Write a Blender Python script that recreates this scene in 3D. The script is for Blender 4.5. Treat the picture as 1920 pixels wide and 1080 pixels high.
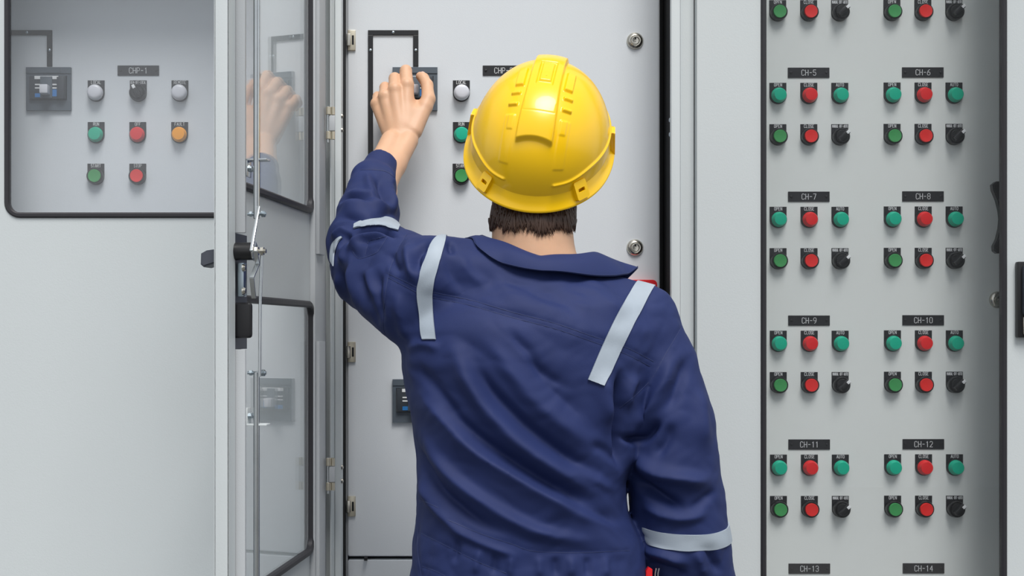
import bpy, bmesh, math, random
import numpy as np
from mathutils import Vector, Matrix
from mathutils.bvhtree import BVHTree
random.seed(7); np.random.seed(7)
for o in list(bpy.data.objects): bpy.data.objects.remove(o)
S = bpy.context.scene
COL = S.collection

# ------------------------------------------------------------------ camera, sky, exposure
PX, PY, F, CY, CZ = 720.0, 620.0, 2400.0, -2.22, 1.37      # principal point, focal length (px), camera y and height
cam_d = bpy.data.cameras.new('camera'); cam = bpy.data.objects.new('camera', cam_d); COL.objects.link(cam)
cam.location = (0, CY, CZ); cam.rotation_euler = (math.pi/2, 0, 0)
cam_d.sensor_width = 36; cam_d.lens = 36*F/1920
cam_d.shift_x = (960-PX)/1920; cam_d.shift_y = (PY-540)/1920
cam_d.clip_start = .05; cam_d.clip_end = 200
S.camera = cam
S.view_settings.view_transform = 'Standard'; S.view_settings.look = 'None'
S.view_settings.gamma = 1; S.view_settings.use_curve_mapping = False
S.view_settings.exposure = 0.08

w = bpy.data.worlds.new('overcast_sky'); S.world = w; w.use_nodes = True
nt = w.node_tree; nt.nodes.clear()
N = nt.nodes.new
tc = N('ShaderNodeTexCoord'); sep = N('ShaderNodeSeparateXYZ'); nt.links.new(tc.outputs['Generated'], sep.inputs[0])
mr = N('ShaderNodeMapRange'); mr.inputs[1].default_value = -.1; mr.inputs[2].default_value = 1
nt.links.new(sep.outputs[2], mr.inputs[0])
cr = N('ShaderNodeValToRGB'); nt.links.new(mr.outputs[0], cr.inputs[0])
e = cr.color_ramp.elements
e[0].position = 0; e[0].color = (.6, .61, .62, 1); e[1].position = 1; e[1].color = (.93, .97, 1, 1)
k = e.new(.13); k.color = (1.05, 1.08, 1.12, 1); k = e.new(.4); k.color = (.88, .93, .99, 1)
nz = N('ShaderNodeTexNoise'); nz.inputs['Scale'].default_value = 2.2; nz.inputs['Detail'].default_value = 4
nt.links.new(tc.outputs['Generated'], nz.inputs['Vector'])
mr2 = N('ShaderNodeMapRange'); mr2.inputs[1].default_value = .3; mr2.inputs[2].default_value = .7
mr2.inputs[3].default_value = .82; mr2.inputs[4].default_value = 1.12
nt.links.new(nz.outputs[0], mr2.inputs[0])
mx = N('ShaderNodeMix'); mx.data_type = 'RGBA'; mx.blend_type = 'MULTIPLY'; mx.inputs[0].default_value = 1
nt.links.new(cr.outputs[0], mx.inputs[6]); nt.links.new(mr2.outputs[0], mx.inputs[7])
bg = N('ShaderNodeBackground'); bg.inputs[1].default_value = .84
wo = N('ShaderNodeOutputWorld')
nt.links.new(mx.outputs[2], bg.inputs[0]); nt.links.new(bg.outputs[0], wo.inputs[0])

sd = bpy.data.lights.new('veiled_sun', 'SUN'); sd.energy = 2.9; sd.angle = math.radians(26); sd.color = (1, .97, .93)
sun = bpy.data.objects.new('veiled_sun', sd); COL.objects.link(sun)
sun.rotation_euler = Vector((.10, -.55, .90)).to_track_quat('Z', 'Y').to_euler(); sun.location = (-3, -5, 6)

def W(px, py, y=0.0):
    d = y - CY
    return Vector(((px-PX)*d/F, y, CZ-(py-PY)*d/F))
def XX(px, y): return (px-PX)*(y-CY)/F
def ZZ(py, y): return CZ-(py-PY)*(y-CY)/F

# ------------------------------------------------------------------ materials
def lin(c): return tuple(((v/255)/12.92 if v/255 <= .04045 else ((v/255+.055)/1.055)**2.4) for v in c)
def mat(name, rgb, rough=.5, metal=0, bump=0, bscale=200, var=0, vscale=6, spec=None, coat=0, sheen=0, sss=0, trans=0, aniso=0):
    m = bpy.data.materials.new(name); m.use_nodes = True
    t = m.node_tree; b = t.nodes['Principled BSDF']
    c = lin(rgb)
    b.inputs['Base Color'].default_value = (*c, 1); b.inputs['Roughness'].default_value = rough; b.inputs['Metallic'].default_value = metal
    if spec is not None: b.inputs['Specular IOR Level'].default_value = spec
    b.inputs['Coat Weight'].default_value = coat; b.inputs['Sheen Weight'].default_value = sheen
    if sss:
        b.inputs['Subsurface Weight'].default_value = sss; b.inputs['Subsurface Radius'].default_value = (1, .35, .2); b.inputs['Subsurface Scale'].default_value = .006
    if trans: b.inputs['Transmission Weight'].default_value = trans
    tcn = t.nodes.new('ShaderNodeTexCoord')
    if var:
        n = t.nodes.new('ShaderNodeTexNoise'); n.inputs['Scale'].default_value = vscale; n.inputs['Detail'].default_value = 5
        t.links.new(tcn.outputs['Object'], n.inputs['Vector'])
        r = t.nodes.new('ShaderNodeMapRange'); r.inputs[1].default_value = .3; r.inputs[2].default_value = .7
        r.inputs[3].default_value = 1-var; r.inputs[4].default_value = 1+var
        t.links.new(n.outputs[0], r.inputs[0])
        mm = t.nodes.new('ShaderNodeMix'); mm.data_type = 'RGBA'; mm.blend_type = 'MULTIPLY'; mm.inputs[0].default_value = 1
        mm.inputs[6].default_value = (*c, 1); t.links.new(r.outputs[0], mm.inputs[7]); t.links.new(mm.outputs[2], b.inputs['Base Color'])
    if bump:
        n = t.nodes.new('ShaderNodeTexNoise'); n.inputs['Scale'].default_value = bscale; n.inputs['Detail'].default_value = 2
        t.links.new(tcn.outputs['Object'], n.inputs['Vector'])
        bp = t.nodes.new('ShaderNodeBump'); bp.inputs['Strength'].default_value = bump; bp.inputs['Distance'].default_value = .001
        t.links.new(n.outputs[0], bp.inputs['Height']); t.links.new(bp.outputs[0], b.inputs['Normal'])
    return m
M = {}
M['paint'] = mat('grey_white_powder_coat', (200, 206, 208), .42, bump=.13, bscale=420, var=.015, vscale=3)
M['panel'] = mat('light_grey_panel_paint', (216, 221, 226), .45, bump=.12, bscale=500, var=.015, vscale=3)
M['panel_cool'] = mat('neutral_grey_panel_paint', (224, 228, 226), .45, bump=.1, bscale=500, var=.015, vscale=3)
M['inner'] = mat('grey_inner_paint', (180, 184, 188), .5, bump=.15, bscale=500, var=.02, vscale=4)
M['dark'] = mat('dark_shade_and_parts', (26, 27, 30), .8)  # colours the shade inside the cabinets; also serves small dark parts
M['rubber'] = mat('black_rubber_gasket', (38, 37, 42), .5, bump=.2, bscale=90)
M['black'] = mat('black_plastic', (26, 26, 29), .35)
M['legend'] = mat('black_engraved_plate', (30, 30, 34), .4)
M['white'] = mat('white_engraving', (232, 234, 236), .5)
M['handle'] = mat('dark_grey_lever_and_recess_shade', (66, 70, 80), .5)
M['steel'] = mat('zinc_plated_steel', (196, 200, 202), .26, 1, var=.06, vscale=40)
M['zinc'] = mat('bluish_zinc_steel', (170, 182, 190), .3, 1, var=.1, vscale=30)
M['nickel'] = mat('satin_nickel', (200, 196, 186), .26, 1)
M['beige'] = mat('warm_zinc_hinge', (205, 198, 180), .35, .7)
M['green'] = mat('green_button_plastic', (62, 150, 84), .4)
M['teal'] = mat('teal_lens_plastic', (0, 176, 142), .35)
M['red'] = mat('red_button_plastic', (226, 38, 36), .38)
M['redlens'] = mat('red_lens_plastic', (222, 34, 38), .32)
M['yellow'] = mat('amber_lens_plastic', (255, 168, 20), .35)
M['lamp'] = mat('frosted_white_lens', (214, 216, 224), .3)
M['breaker'] = mat('slate_breaker_bezel', (84, 94, 104), .45)
M['breaker_d'] = mat('dark_breaker_body', (52, 58, 66), .45)
M['blue'] = mat('blue_breaker_label', (40, 120, 190), .5)
M['redbar'] = mat('red_handle_plastic', (222, 30, 38), .35)
M['hat'] = mat('yellow_helmet_plastic', (255, 203, 0), .27, spec=.5, coat=.25, bump=.03, bscale=30)
M['hair'] = mat('dark_brown_hair', (70, 50, 40), .45, var=.25, vscale=60)
M['skin'] = mat('skin', (214, 170, 138), .5, sss=.15, var=.05, vscale=22, bump=.12, bscale=350)
M['nail'] = mat('fingernail', (232, 186, 168), .3)
M['navy'] = mat('navy_twill_cloth', (31, 44, 91), .7, bump=.2, bscale=1500, var=.08, vscale=14, sheen=0, spec=.32)
M['thread'] = mat('blue_stitching', (38, 50, 94), .7)
M['tape'] = mat('silver_reflective_tape', (160, 171, 183), .62, metal=.05, bump=.1, bscale=500, var=.05, vscale=30)
M['boot'] = mat('black_leather', (30, 28, 27), .5)
M['concrete'] = mat('grey_concrete', (92, 92, 90), .85, bump=.4, bscale=60, var=.1, vscale=2)
M['wall'] = mat('dull_dark_render', (128, 130, 130), .8, var=.1, vscale=1.5)

def glassmat():
    m = bpy.data.materials.new('clear_door_pane'); m.use_nodes = True
    t = m.node_tree; t.nodes.clear(); n = t.nodes.new
    lw = n('ShaderNodeLayerWeight'); lw.inputs['Blend'].default_value = .5
    p = n('ShaderNodeMath'); p.operation = 'POWER'; p.inputs[1].default_value = 5; t.links.new(lw.outputs['Facing'], p.inputs[0])
    a = n('ShaderNodeMath'); a.operation = 'MULTIPLY_ADD'; a.inputs[1].default_value = .938; a.inputs[2].default_value = .062
    t.links.new(p.outputs[0], a.inputs[0])
    tr = n('ShaderNodeBsdfTransparent'); tr.inputs[0].default_value = (.965, .97, .975, 1)
    gl = n('ShaderNodeBsdfGlossy'); gl.inputs['Roughness'].default_value = .01; gl.inputs[0].default_value = (1, 1, 1, 1)
    mxs = n('ShaderNodeMixShader'); t.links.new(a.outputs[0], mxs.inputs[0]); t.links.new(tr.outputs[0], mxs.inputs[1]); t.links.new(gl.outputs[0], mxs.inputs[2])
    o = n('ShaderNodeOutputMaterial'); t.links.new(mxs.outputs[0], o.inputs[0])
    return m
M['glass'] = glassmat()

# ------------------------------------------------------------------ mesh helpers
class MB:
    def __init__(s): s.v = []; s.f = []; s.m = []
    def add(s, v, f, m=0, X=None):
        o = len(s.v)
        s.v += [tuple(X @ Vector(p)) if X is not None else tuple(p) for p in v]
        s.f += [tuple(i+o for i in q) for q in f]; s.m += [m]*len(f); return s
    def bm(s, b, m=0, X=None):
        b.verts.ensure_lookup_table(); b.verts.index_update()
        s.add([v.co.copy() for v in b.verts], [[v.index for v in f.verts] for f in b.faces], m, X); b.free(); return s
    def box(s, a, b, m=0, bev=0, X=None, seg=2):
        B = bmesh.new(); bmesh.ops.create_cube(B, size=1)
        a = Vector(a); b = Vector(b); c = (a+b)/2; d = b-a
        for v in B.verts: v.co = Vector((c[i]+v.co[i]*d[i] for i in range(3)))
        if bev: bmesh.ops.bevel(B, geom=B.edges[:], offset=bev, segments=seg, affect='EDGES', profile=.6)
        return s.bm(B, m, X)
    def lathe(s, prof, seg=28, m=0, X=None, cap=True):       # profile (r, h): revolves around local Z
        v = []; f = []
        for r, h in prof:
            for i in range(seg):
                a = 2*math.pi*i/seg; v.append((r*math.cos(a), r*math.sin(a), h))
        n = len(prof)
        for j in range(n-1):
            for i in range(seg):
                k = (i+1) % seg; f.append((j*seg+i, j*seg+k, (j+1)*seg+k, (j+1)*seg+i))
        if cap:
            f.append(tuple(range(seg))[::-1]); f.append(tuple((n-1)*seg+i for i in range(seg)))
        return s.add(v, f, m, X)
    def cyl(s, p, q, r, m=0, seg=20, bev=0):
        p = Vector(p); q = Vector(q); d = q-p; L = d.length
        X = Matrix.Translation(p) @ d.to_track_quat('Z', 'Y').to_matrix().to_4x4()
        b = min(bev, r*.5, L*.4) if bev else 0
        pr = [(r-b, 0), (r, b), (r, L-b), (r-b, L)] if b else [(r, 0), (r, L)]
        return s.lathe(pr, seg, m, X)
    def prism(s, pts, y0, y1, m=0, X=None, bev=0):           # polygon in XZ extruded along Y
        B = bmesh.new(); vs = [B.verts.new((x, y0, z)) for x, z in pts]; fc = B.faces.new(vs)
        r = bmesh.ops.extrude_face_region(B, geom=[fc])
        for g in r['geom']:
            if isinstance(g, bmesh.types.BMVert): g.co.y = y1
        bmesh.ops.recalc_face_normals(B, faces=B.faces)
        if bev: bmesh.ops.bevel(B, geom=[e for e in B.edges if abs(e.verts[0].co.y-y0) < 1e-7 and abs(e.verts[1].co.y-y0) < 1e-7], offset=bev, segments=2, affect='EDGES')
        return s.bm(B, m, X)
    def tube(s, pts, r, m=0, seg=8, X=None, taper=None):
        pts = [Vector(p) for p in pts]; v = []; f = []; n = len(pts); up = None
        for i, p in enumerate(pts):
            d = (pts[min(i+1, n-1)]-pts[max(i-1, 0)]).normalized()
            if up is None: up = d.orthogonal().normalized()
            up = (up-d*up.dot(d)).normalized(); sd_ = d.cross(up)
            rr = r*(taper[i] if taper else 1)
            for k in range(seg):
                a = 2*math.pi*k/seg; v.append(p+(up*math.cos(a)+sd_*math.sin(a))*rr)
        for i in range(n-1):
            for k in range(seg):
                l = (k+1) % seg; f.append((i*seg+k, i*seg+l, (i+1)*seg+l, (i+1)*seg+k))
        f.append(tuple(range(seg))[::-1]); f.append(tuple((n-1)*seg+k for k in range(seg)))
        return s.add(v, f, m, X)
    def sheet(s, outer, holes, y0, y1, m=0):                 # sheet with holes, in XZ
        B = bmesh.new(); ed = []
        for loop in [outer]+holes:
            vs = [B.verts.new((x, y0, z)) for x, z in loop]
            ed += [B.edges.new((vs[i], vs[(i+1) % len(vs)])) for i in range(len(vs))]
        bmesh.ops.triangle_fill(B, use_beauty=True, use_dissolve=False, edges=ed, normal=(0, -1, 0))
        r = bmesh.ops.extrude_face_region(B, geom=B.faces[:])
        for g in r['geom']:
            if isinstance(g, bmesh.types.BMVert): g.co.y = y1
        bmesh.ops.recalc_face_normals(B, faces=B.faces)
        return s.bm(B, m)
    def sweep(s, path_fn, prof, m=0):                        # path_fn(offset)-> closed loop (x,z); prof = [(offset, y)] closed
        loops = [(path_fn(o), y) for o, y in prof]; n = len(loops[0][0]); v = []; f = []
        for lp, y in loops: v += [(x, y, z) for x, z in lp]
        K = len(loops)
        for j in range(K):
            for i in range(n):
                k = (i+1) % n; l = (j+1) % K
                f.append((j*n+i, j*n+k, l*n+k, l*n+i))
        return s.add(v, f, m)
    def build(s, name, mats, parent=None, loc=(0, 0, 0), smooth=None, rel=False, label=None):
        me = bpy.data.meshes.new(name); me.from_pydata(s.v, [], s.f)
        for mm in (mats if isinstance(mats, (list, tuple)) else [mats]): me.materials.append(mm)
        me.polygons.foreach_set('material_index', s.m)
        B = bmesh.new(); B.from_mesh(me); bmesh.ops.recalc_face_normals(B, faces=B.faces); B.to_mesh(me); B.free()
        if smooth is not None:
            me.polygons.foreach_set('use_smooth', [True]*len(me.polygons))
            if smooth < 3: me.set_sharp_from_angle(angle=smooth)
        me.update()
        o = bpy.data.objects.new(name, me); COL.objects.link(o); o.location = loc
        if parent is not None: o.parent = parent
        if label: o['label'] = label
        return o

def rrect(x0, z0, x1, z1, r, off=0, n=7):
    x0 -= off; z0 -= off; x1 += off; z1 += off; r = max(r+off, .0005); p = []
    for cx, cz, a0 in ((x1-r, z1-r, 0), (x0+r, z1-r, 90), (x0+r, z0+r, 180), (x1-r, z0+r, 270)):
        for i in range(n+1):
            a = math.radians(a0+90*i/n); p.append((cx+r*math.cos(a), cz+r*math.sin(a)))
    return p
def rect(x0, z0, x1, z1): return [(x0, z0), (x1, z0), (x1, z1), (x0, z1)]
def empty(name, loc, label=None, cat=None, group=None, parent=None):
    o = bpy.data.objects.new(name, None); COL.objects.link(o); o.location = loc; o.empty_display_size = .1
    if parent is not None: o.parent = parent
    tag(o, label, cat, group); return o
def tag(o, label=None, cat=None, group=None, kind=None):
    if label: o['label'] = label
    if cat: o['category'] = cat
    if group: o['group'] = group
    if kind: o['kind'] = kind
    return o
def neg(p): return (-p.location[0], -p.location[1], -p.location[2])
TOFRONT = Matrix.Rotation(math.pi/2, 4, 'X')                 # local Z -> -Y (towards the viewer)
def front(x, y, z): return Matrix.Translation((x, y, z)) @ TOFRONT

# ------------------------------------------------------------------ engraved lettering (single-stroke font)
G = {  # strokes on a 4 x 6 grid
 'A': [[(0,0),(2,6),(4,0)],[(.8,2),(3.2,2)]], 'C': [[(4,5),(3,6),(1,6),(0,5),(0,1),(1,0),(3,0),(4,1)]],
 'D': [[(0,0),(0,6),(2.6,6),(4,4.6),(4,1.4),(2.6,0),(0,0)]], 'E': [[(4,6),(0,6),(0,0),(4,0)],[(0,3),(3,3)]],
 'F': [[(4,6),(0,6),(0,0)],[(0,3),(3,3)]], 'G': [[(4,5),(3,6),(1,6),(0,5),(0,1),(1,0),(3,0),(4,1),(4,3),(2.4,3)]],
 'H': [[(0,0),(0,6)],[(4,0),(4,6)],[(0,3),(4,3)]], 'L': [[(0,6),(0,0),(3.6,0)]], 'M': [[(0,0),(0,6),(2,2.6),(4,6),(4,0)]],
 'N': [[(0,0),(0,6),(4,0),(4,6)]], 'O': [[(1,0),(0,1),(0,5),(1,6),(3,6),(4,5),(4,1),(3,0),(1,0)]],
 'P': [[(0,0),(0,6),(3,6),(4,5),(4,3.7),(3,2.7),(0,2.7)]], 'R': [[(0,0),(0,6),(3,6),(4,5),(4,3.9),(3,3),(0,3)],[(2,3),(4,0)]],
 'S': [[(4,5),(3,6),(1,6),(0,5),(0,3.8),(1,3),(3,3),(4,2.2),(4,1),(3,0),(1,0),(0,1)]], 'T': [[(0,6),(4,6)],[(2,6),(2,0)]],
 'U': [[(0,6),(0,1),(1,0),(3,0),(4,1),(4,6)]], '-': [[(.6,3),(3.4,3)]], ' ': [],
 '0': [[(1,0),(0,1),(0,5),(1,6),(3,6),(4,5),(4,1),(3,0),(1,0)]], '1': [[(1,4.8),(2.2,6),(2.2,0)]],
 '2': [[(0,5),(1,6),(3,6),(4,5),(4,3.8),(0,0),(4,0)]], '3': [[(0,5),(1,6),(3,6),(4,5),(4,3.8),(3,3),(4,2.2),(4,1),(3,0),(1,0),(0,1)],[(1.6,3),(3,3)]],
 '4': [[(3,0),(3,6),(0,2),(4,2)]], '5': [[(4,6),(.3,6),(0,3.4),(3,3.6),(4,2.6),(4,1),(3,0),(1,0),(0,1)]],
 '6': [[(3.6,6),(1.4,5),(0,2.4),(0,1),(1,0),(3,0),(4,1),(4,2.4),(3,3.4),(.3,3)]], '7': [[(0,6),(4,6),(1.4,0)]],
 '8': [[(1,3.2),(0,4),(0,5),(1,6),(3,6),(4,5),(4,4),(3,3.2),(1,3.2),(0,2.2),(0,1),(1,0),(3,0),(4,1),(4,2.2),(3,3.2)]],
 '9': [[(4,3.6),(3,2.6),(1,2.6),(0,3.6),(0,5),(1,6),(3,6),(4,5),(4,3),(3,.8),(1.4,0)]]}
def text(mb, s, cx, cz, h, y, m, th=None, width=None, gap=2.0, wf=1.0, X=None, d=.0002):
    th = th or h*.13; u = h/6; us = u*wf
    tot = sum(4 for _ in s)+gap*(len(s)-1)
    if width: us = width/tot
    x = cx-tot*us/2
    for ch in s:
        for st in G[ch]:
            P = [Vector((x+a*us, 0, cz-h/2+b*u)) for a, b in st]
            for a, b in zip(P[:-1], P[1:]):
                dd = (b-a).normalized(); nn = Vector((-dd.z, 0, dd.x))*th/2; a2 = a-dd*th*.35; b2 = b+dd*th*.35
                q = [a2+nn, b2+nn, b2-nn, a2-nn]
                mb.add([(p.x, y, p.z) for p in q]+[(p.x, y+d, p.z) for p in q], [(0,1,2,3),(7,6,5,4),(0,4,5,1),(1,5,6,2),(2,6,7,3),(3,7,4,0)], m, X)
        x += (4+gap)*us

# ------------------------------------------------------------------ setting: ground and an unseen dark wall added behind the camera
g = MB(); g.box((-14, -14, -.1), (14, 4, 0)); tag(g.build('floor', M['concrete']), kind='structure')
g = MB(); g.box((2.6, -9.4, 0), (11, -9.0, 5.2)); tag(g.build('unseen_dark_wall', M['wall']), kind='structure')  # unseen, added to give the right window a dark reflection

# ------------------------------------------------------------------ cabinets
YP, YD = .11, -.02                                            # inner panel front, closed-door front
ZB, ZT = .12, 2.45
XA = -.74                                                     # left cabinet
XB = XX(604, 0); XC = XX(1300, 0); XD = 1.30
DEP = .52
cabs = {}
def cabinet(key, x0, x1, label, lips):
    c = empty('control_cabinet', ((x0+x1)/2, 0, 0), label, 'cabinet', None); cabs[key] = c
    m = MB(); t = .004
    m.box((x0, 0, ZB), (x0+.02, DEP, ZT)); m.box((x1-.02, 0, ZB), (x1, DEP, ZT))
    m.box((x0, 0, ZT), (x1, DEP, ZT+.03)); m.box((x0, 0, ZB-.03), (x1, DEP, ZB)); m.box((x0, DEP, ZB), (x1, DEP+.01, ZT))
    m.build('cabinet_body', M['paint'], c, neg(c))
    m = MB(); m.box((x0+.01, .03, 0), (x1-.01, DEP-.02, ZB-.03), bev=.004); m.build('plinth', M['dark'], c, neg(c))
    m = MB(); y0 = YP+.05
    m.box((x0+.021, y0, ZB), (x0+.024, DEP, ZT)); m.box((x1-.024, .004, ZB), (x1-.0205, DEP, ZT)); m.box((x0+.02, DEP-.02, ZB), (x1-.02, DEP-.015, ZT))  # dark sheets paint in the unlit interior of a grey shell
    m.build('interior_shade_sheets', M['dark'], c, neg(c))
    return c
CL = cabinet('L', XA, XB-.003, 'light grey control cabinet at left with closed windowed door and panel marked CHP-1', None)
CM = cabinet('M', XB, XC, 'open grey control cabinet behind the worker, inner door with key locks, plate beginning CHP', None)
CR = cabinet('R', XC+.003, XD+.02, 'grey control cabinet at right, tall window over rows of buttons CH-5 to CH-14', None)

def gasket(m, fn, y0, y1, wdt=.0095, mi=0):
    h = wdt/2; b = .0025
    m.sweep(fn, [(-h+b, y0), (h-b, y0), (h, y0+b), (h, y1-b), (h-b, y1), (-h+b, y1), (-h, y1-b), (-h, y0+b)], mi)

def closed_door(c, x0, x1, wx0, wz0, wx1, wz1, rad, label=None):
    # door root is the sheet-metal skin mesh itself
    L = neg(c)
    m = MB()
    hole = rrect(wx0, wz0, wx1, wz1, rad)
    m.sheet(rect(x0, ZB+.01, x1, ZT-.01), [hole], YD, YD+.002)
    for a, b in (((x0, YD+.002, ZB+.01), (x0+.002, -.001, ZT-.01)), ((x1-.002, YD+.002, ZB+.01), (x1, -.001, ZT-.01)),
                 ((x0+.002, YD+.002, ZB+.01), (x1-.002, -.001, ZB+.012)), ((x0+.002, YD+.002, ZT-.012), (x1-.002, -.001, ZT-.01))):
        m.box(a, b)
    d = m.build('door', M['paint'], c, L)
    m = MB(); gasket(m, lambda o: rrect(wx0, wz0, wx1, wz1, rad, o), YD-.004, YD+.010); m.build('window_gasket', M['rubber'], d, smooth=.7)
    m = MB(); P = rrect(wx0, wz0, wx1, wz1, rad, .001); m.prism(P, YD+.001, YD+.0045); m.build('window_pane', M['glass'], d)
    return d
# left closed door: window lower edge at the photo's height
wz0L = ZZ(403.5, YD)
dL = closed_door(CL, XA+.002, XB-.03, XX(13.5, YD), wz0L, XX(13.5, YD)+.43, 2.06, .022)
dR = closed_door(CR, XX(1307, YD), XD+.015, XX(1431.5, YD), ZB+.45, XX(1882.5, YD), ZT-.11, .022)
# swing handle on the right door, cut by the frame edge
m = MB(); x0 = XX(1908, YD-.01)
m.box((x0, YD-.012, ZZ(633, YD)), (x0+.04, YD, ZZ(491, YD)), bev=.003); h = m.build('door_handle', M['black'], dR, smooth=.6)
m = MB(); m.box((x0+.006, YD-.026, ZZ(591, YD)), (x0+.034, YD-.010, ZZ(498, YD)), 0, bev=.005)
m.box((x0+.007, YD-.016, ZZ(628, YD)), (x0+.033, YD-.010, ZZ(594, YD)), 1, bev=.003)
m.lathe([(.010, 0), (.010, .006), (.0075, .008)], 20, 1, front(x0+.02, YD-.014, ZZ(610, YD)))
m.build('grip', [M['handle'], M['nickel']], dR, smooth=.6)

# frame posts either side of the open cabinet (stepped folded steel)
m = MB()
xs = XX(640, -.004)
m.box((XX(604, 0)+.001, -.006, ZB), (XX(628, -.006), .0, ZT), 0, bev=.0008)
m.box((XX(628, -.01), -.014, ZB), (XX(640, -.014), YP-.03, ZT), 0, bev=.002)
m.box((XX(641, .10), YP-.03, ZB), (XX(648, .12), YP+.03, ZT), 1)  # middle dark strip is the shade of the gap, put in as colour
m.box((XX(648.5, YP), YP+.004, ZB), (XX(652, YP), YP+.03, ZT), 2)
m.build('hinge_post', [M['paint'], M['dark'], M['inner']], CM, neg(CM), smooth=.5)
m = MB()
m.box((XX(1258.5, -.012), -.012, ZB), (XX(1276, -.012), .0, ZT), 0, bev=.003)
m.box((XX(1275, -.0), -.003, ZB), (XX(1300, -.0), .0, ZT), 0)
m.build('lock_post', [M['paint'], M['inner'], M['dark']], CM, neg(CM), smooth=.5)
m = MB()
for py in (225, 252):
    for px, xx in ((1259, -1),):
        m.lathe([(.0045, 0), (.0045, .002), (.003, .004)], 14, 0, Matrix.Translation(W(px, py, .02)) @ Matrix.Rotation(-math.pi/2, 4, 'Y'))
m.build('post_screws', M['zinc'], CM, neg(CM), smooth=.6)

# ------------------------------------------------------------------ inner panels
def panel(c, x0, x1, z0, z1, name='mounting_panel', rnd=.004, mt='panel'):
    m = MB(); m.prism(rrect(x0, z0, x1, z1, rnd, 0, 3), YP, YP+.020, 0, bev=.0015); return m.build(name, M[mt], c, neg(c), smooth=.6)
pL = panel(CL, XA+.03, XB-.03, ZB+.03, ZT-.03)
pR = panel(CR, XX(1330, YP), XX(1881, YP)+.03, ZB+.03, ZT-.03, mt='panel_cool')
pxa, pxb = XX(652, YP), XX(1236, YP)
z1, z2, z3 = ZZ(560, YP), ZZ(1046.5, YP), .3
gp = .0032
panel(CM, pxa, pxb, z1+gp, ZT-.03, 'inner_door'); panel(CM, pxa, pxb, z2+gp, z1-gp, 'inner_door'); panel(CM, pxa, pxb, ZB+.03, z2-gp, 'inner_door')
m = MB(); m.box((pxa-.002, YP+.024, ZB+.03), (pxb+.03, YP+.034, ZT-.03), 0); m.box((XX(1233, YP), YP+.003, ZB+.03), (XX(1237.5, YP), YP+.03, ZT-.03), 1)  # dark sheet colours the shade in the gaps; grey box is the flange
m.build('gap_shade_and_flange', [M['dark'], M['inner']], CM, neg(CM))
m = MB(); m.box((pxa+.03, YP-.012, z2-gp*.8), (pxa+.036, YP+.02, z2+gp*.8)); m.build('panel_stop', M['dark'], CM, neg(CM))

# legend plates / operators -------------------------------------------------
RB = .0153
def legend_mb(s, width=None, h=.0056):
    m = MB(); r = .0153; pts = [(-r, .0235), (-r, 0)]+[(r*math.cos(math.radians(a)), r*math.sin(math.radians(a))) for a in range(190, 351, 10)]+[(r, 0), (r, .0235)]
    m.prism(pts[::-1], -.0012, 0, 0)
    text(m, s, 0, .0198, h, -.0014, 1, th=.00062 if not width else .00048, width=width, wf=.66, gap=2.1)
    return m
def text_w(s): return .0275 if len(s) > 8 else None
proto = {}
def legend_data(s):
    if s not in proto:
        o = legend_mb(s, text_w(s), .0050 if len(s) > 8 else .0056).build('legend_plate', [M['legend'], M['white']]); proto[s] = o.data; bpy.data.objects.remove(o)
    return proto[s]
def mesh_data(key, fn, mats, smooth=.7):
    if key not in proto:
        o = fn().build(key, mats, smooth=smooth); proto[key] = o.data; bpy.data.objects.remove(o)
    return proto[key]
FR = TOFRONT
def bezel():
    m = MB(); m.lathe([(.0145, 0), (.0150, .001), (.0150, .010), (.0142, .0115), (.0125, .0115), (.0120, .0095), (.0120, .002)], 32, 0, FR); return m
def cap():
    m = MB(); m.lathe([(.0115, .002), (.0118, .0135), (.0112, .0145), (.009, .0143), (.005, .0140), (.0003, .0139)], 32, 0, FR); return m
def lampbase():
    m = MB(); m.lathe([(.0147, 0), (.0150, .001), (.0150, .004), (.0144, .005), (.008, .005)], 32, 0, FR); return m
def lens():
    m = MB(); m.lathe([(.0138, .0045), (.0136, .0075), (.0126, .0090), (.0116, .0110), (.0114, .0140), (.0106, .0152), (.006, .0156), (.0003, .0156)], 32, 0, FR); return m
def whitelens():
    m = MB(); m.lathe([(.0140, .0045), (.0141, .011), (.0134, .0145), (.0118, .0165), (.009, .0175), (.004, .018), (.0003, .018)], 32, 0, FR); return m
def knob():
    m = MB(); m.lathe([(.0118, .009), (.0116, .013), (.0105, .0145), (.0003, .0148)], 32, 0, FR)
    m.box((-.0042, -.024, -.0105), (.0042, -.0135, .0120), 0, bev=.0018)
    m.box((-.0026, -.0248, .0058), (.0026, -.0234, .0126), 1, bev=.0002)
    return m
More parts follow.
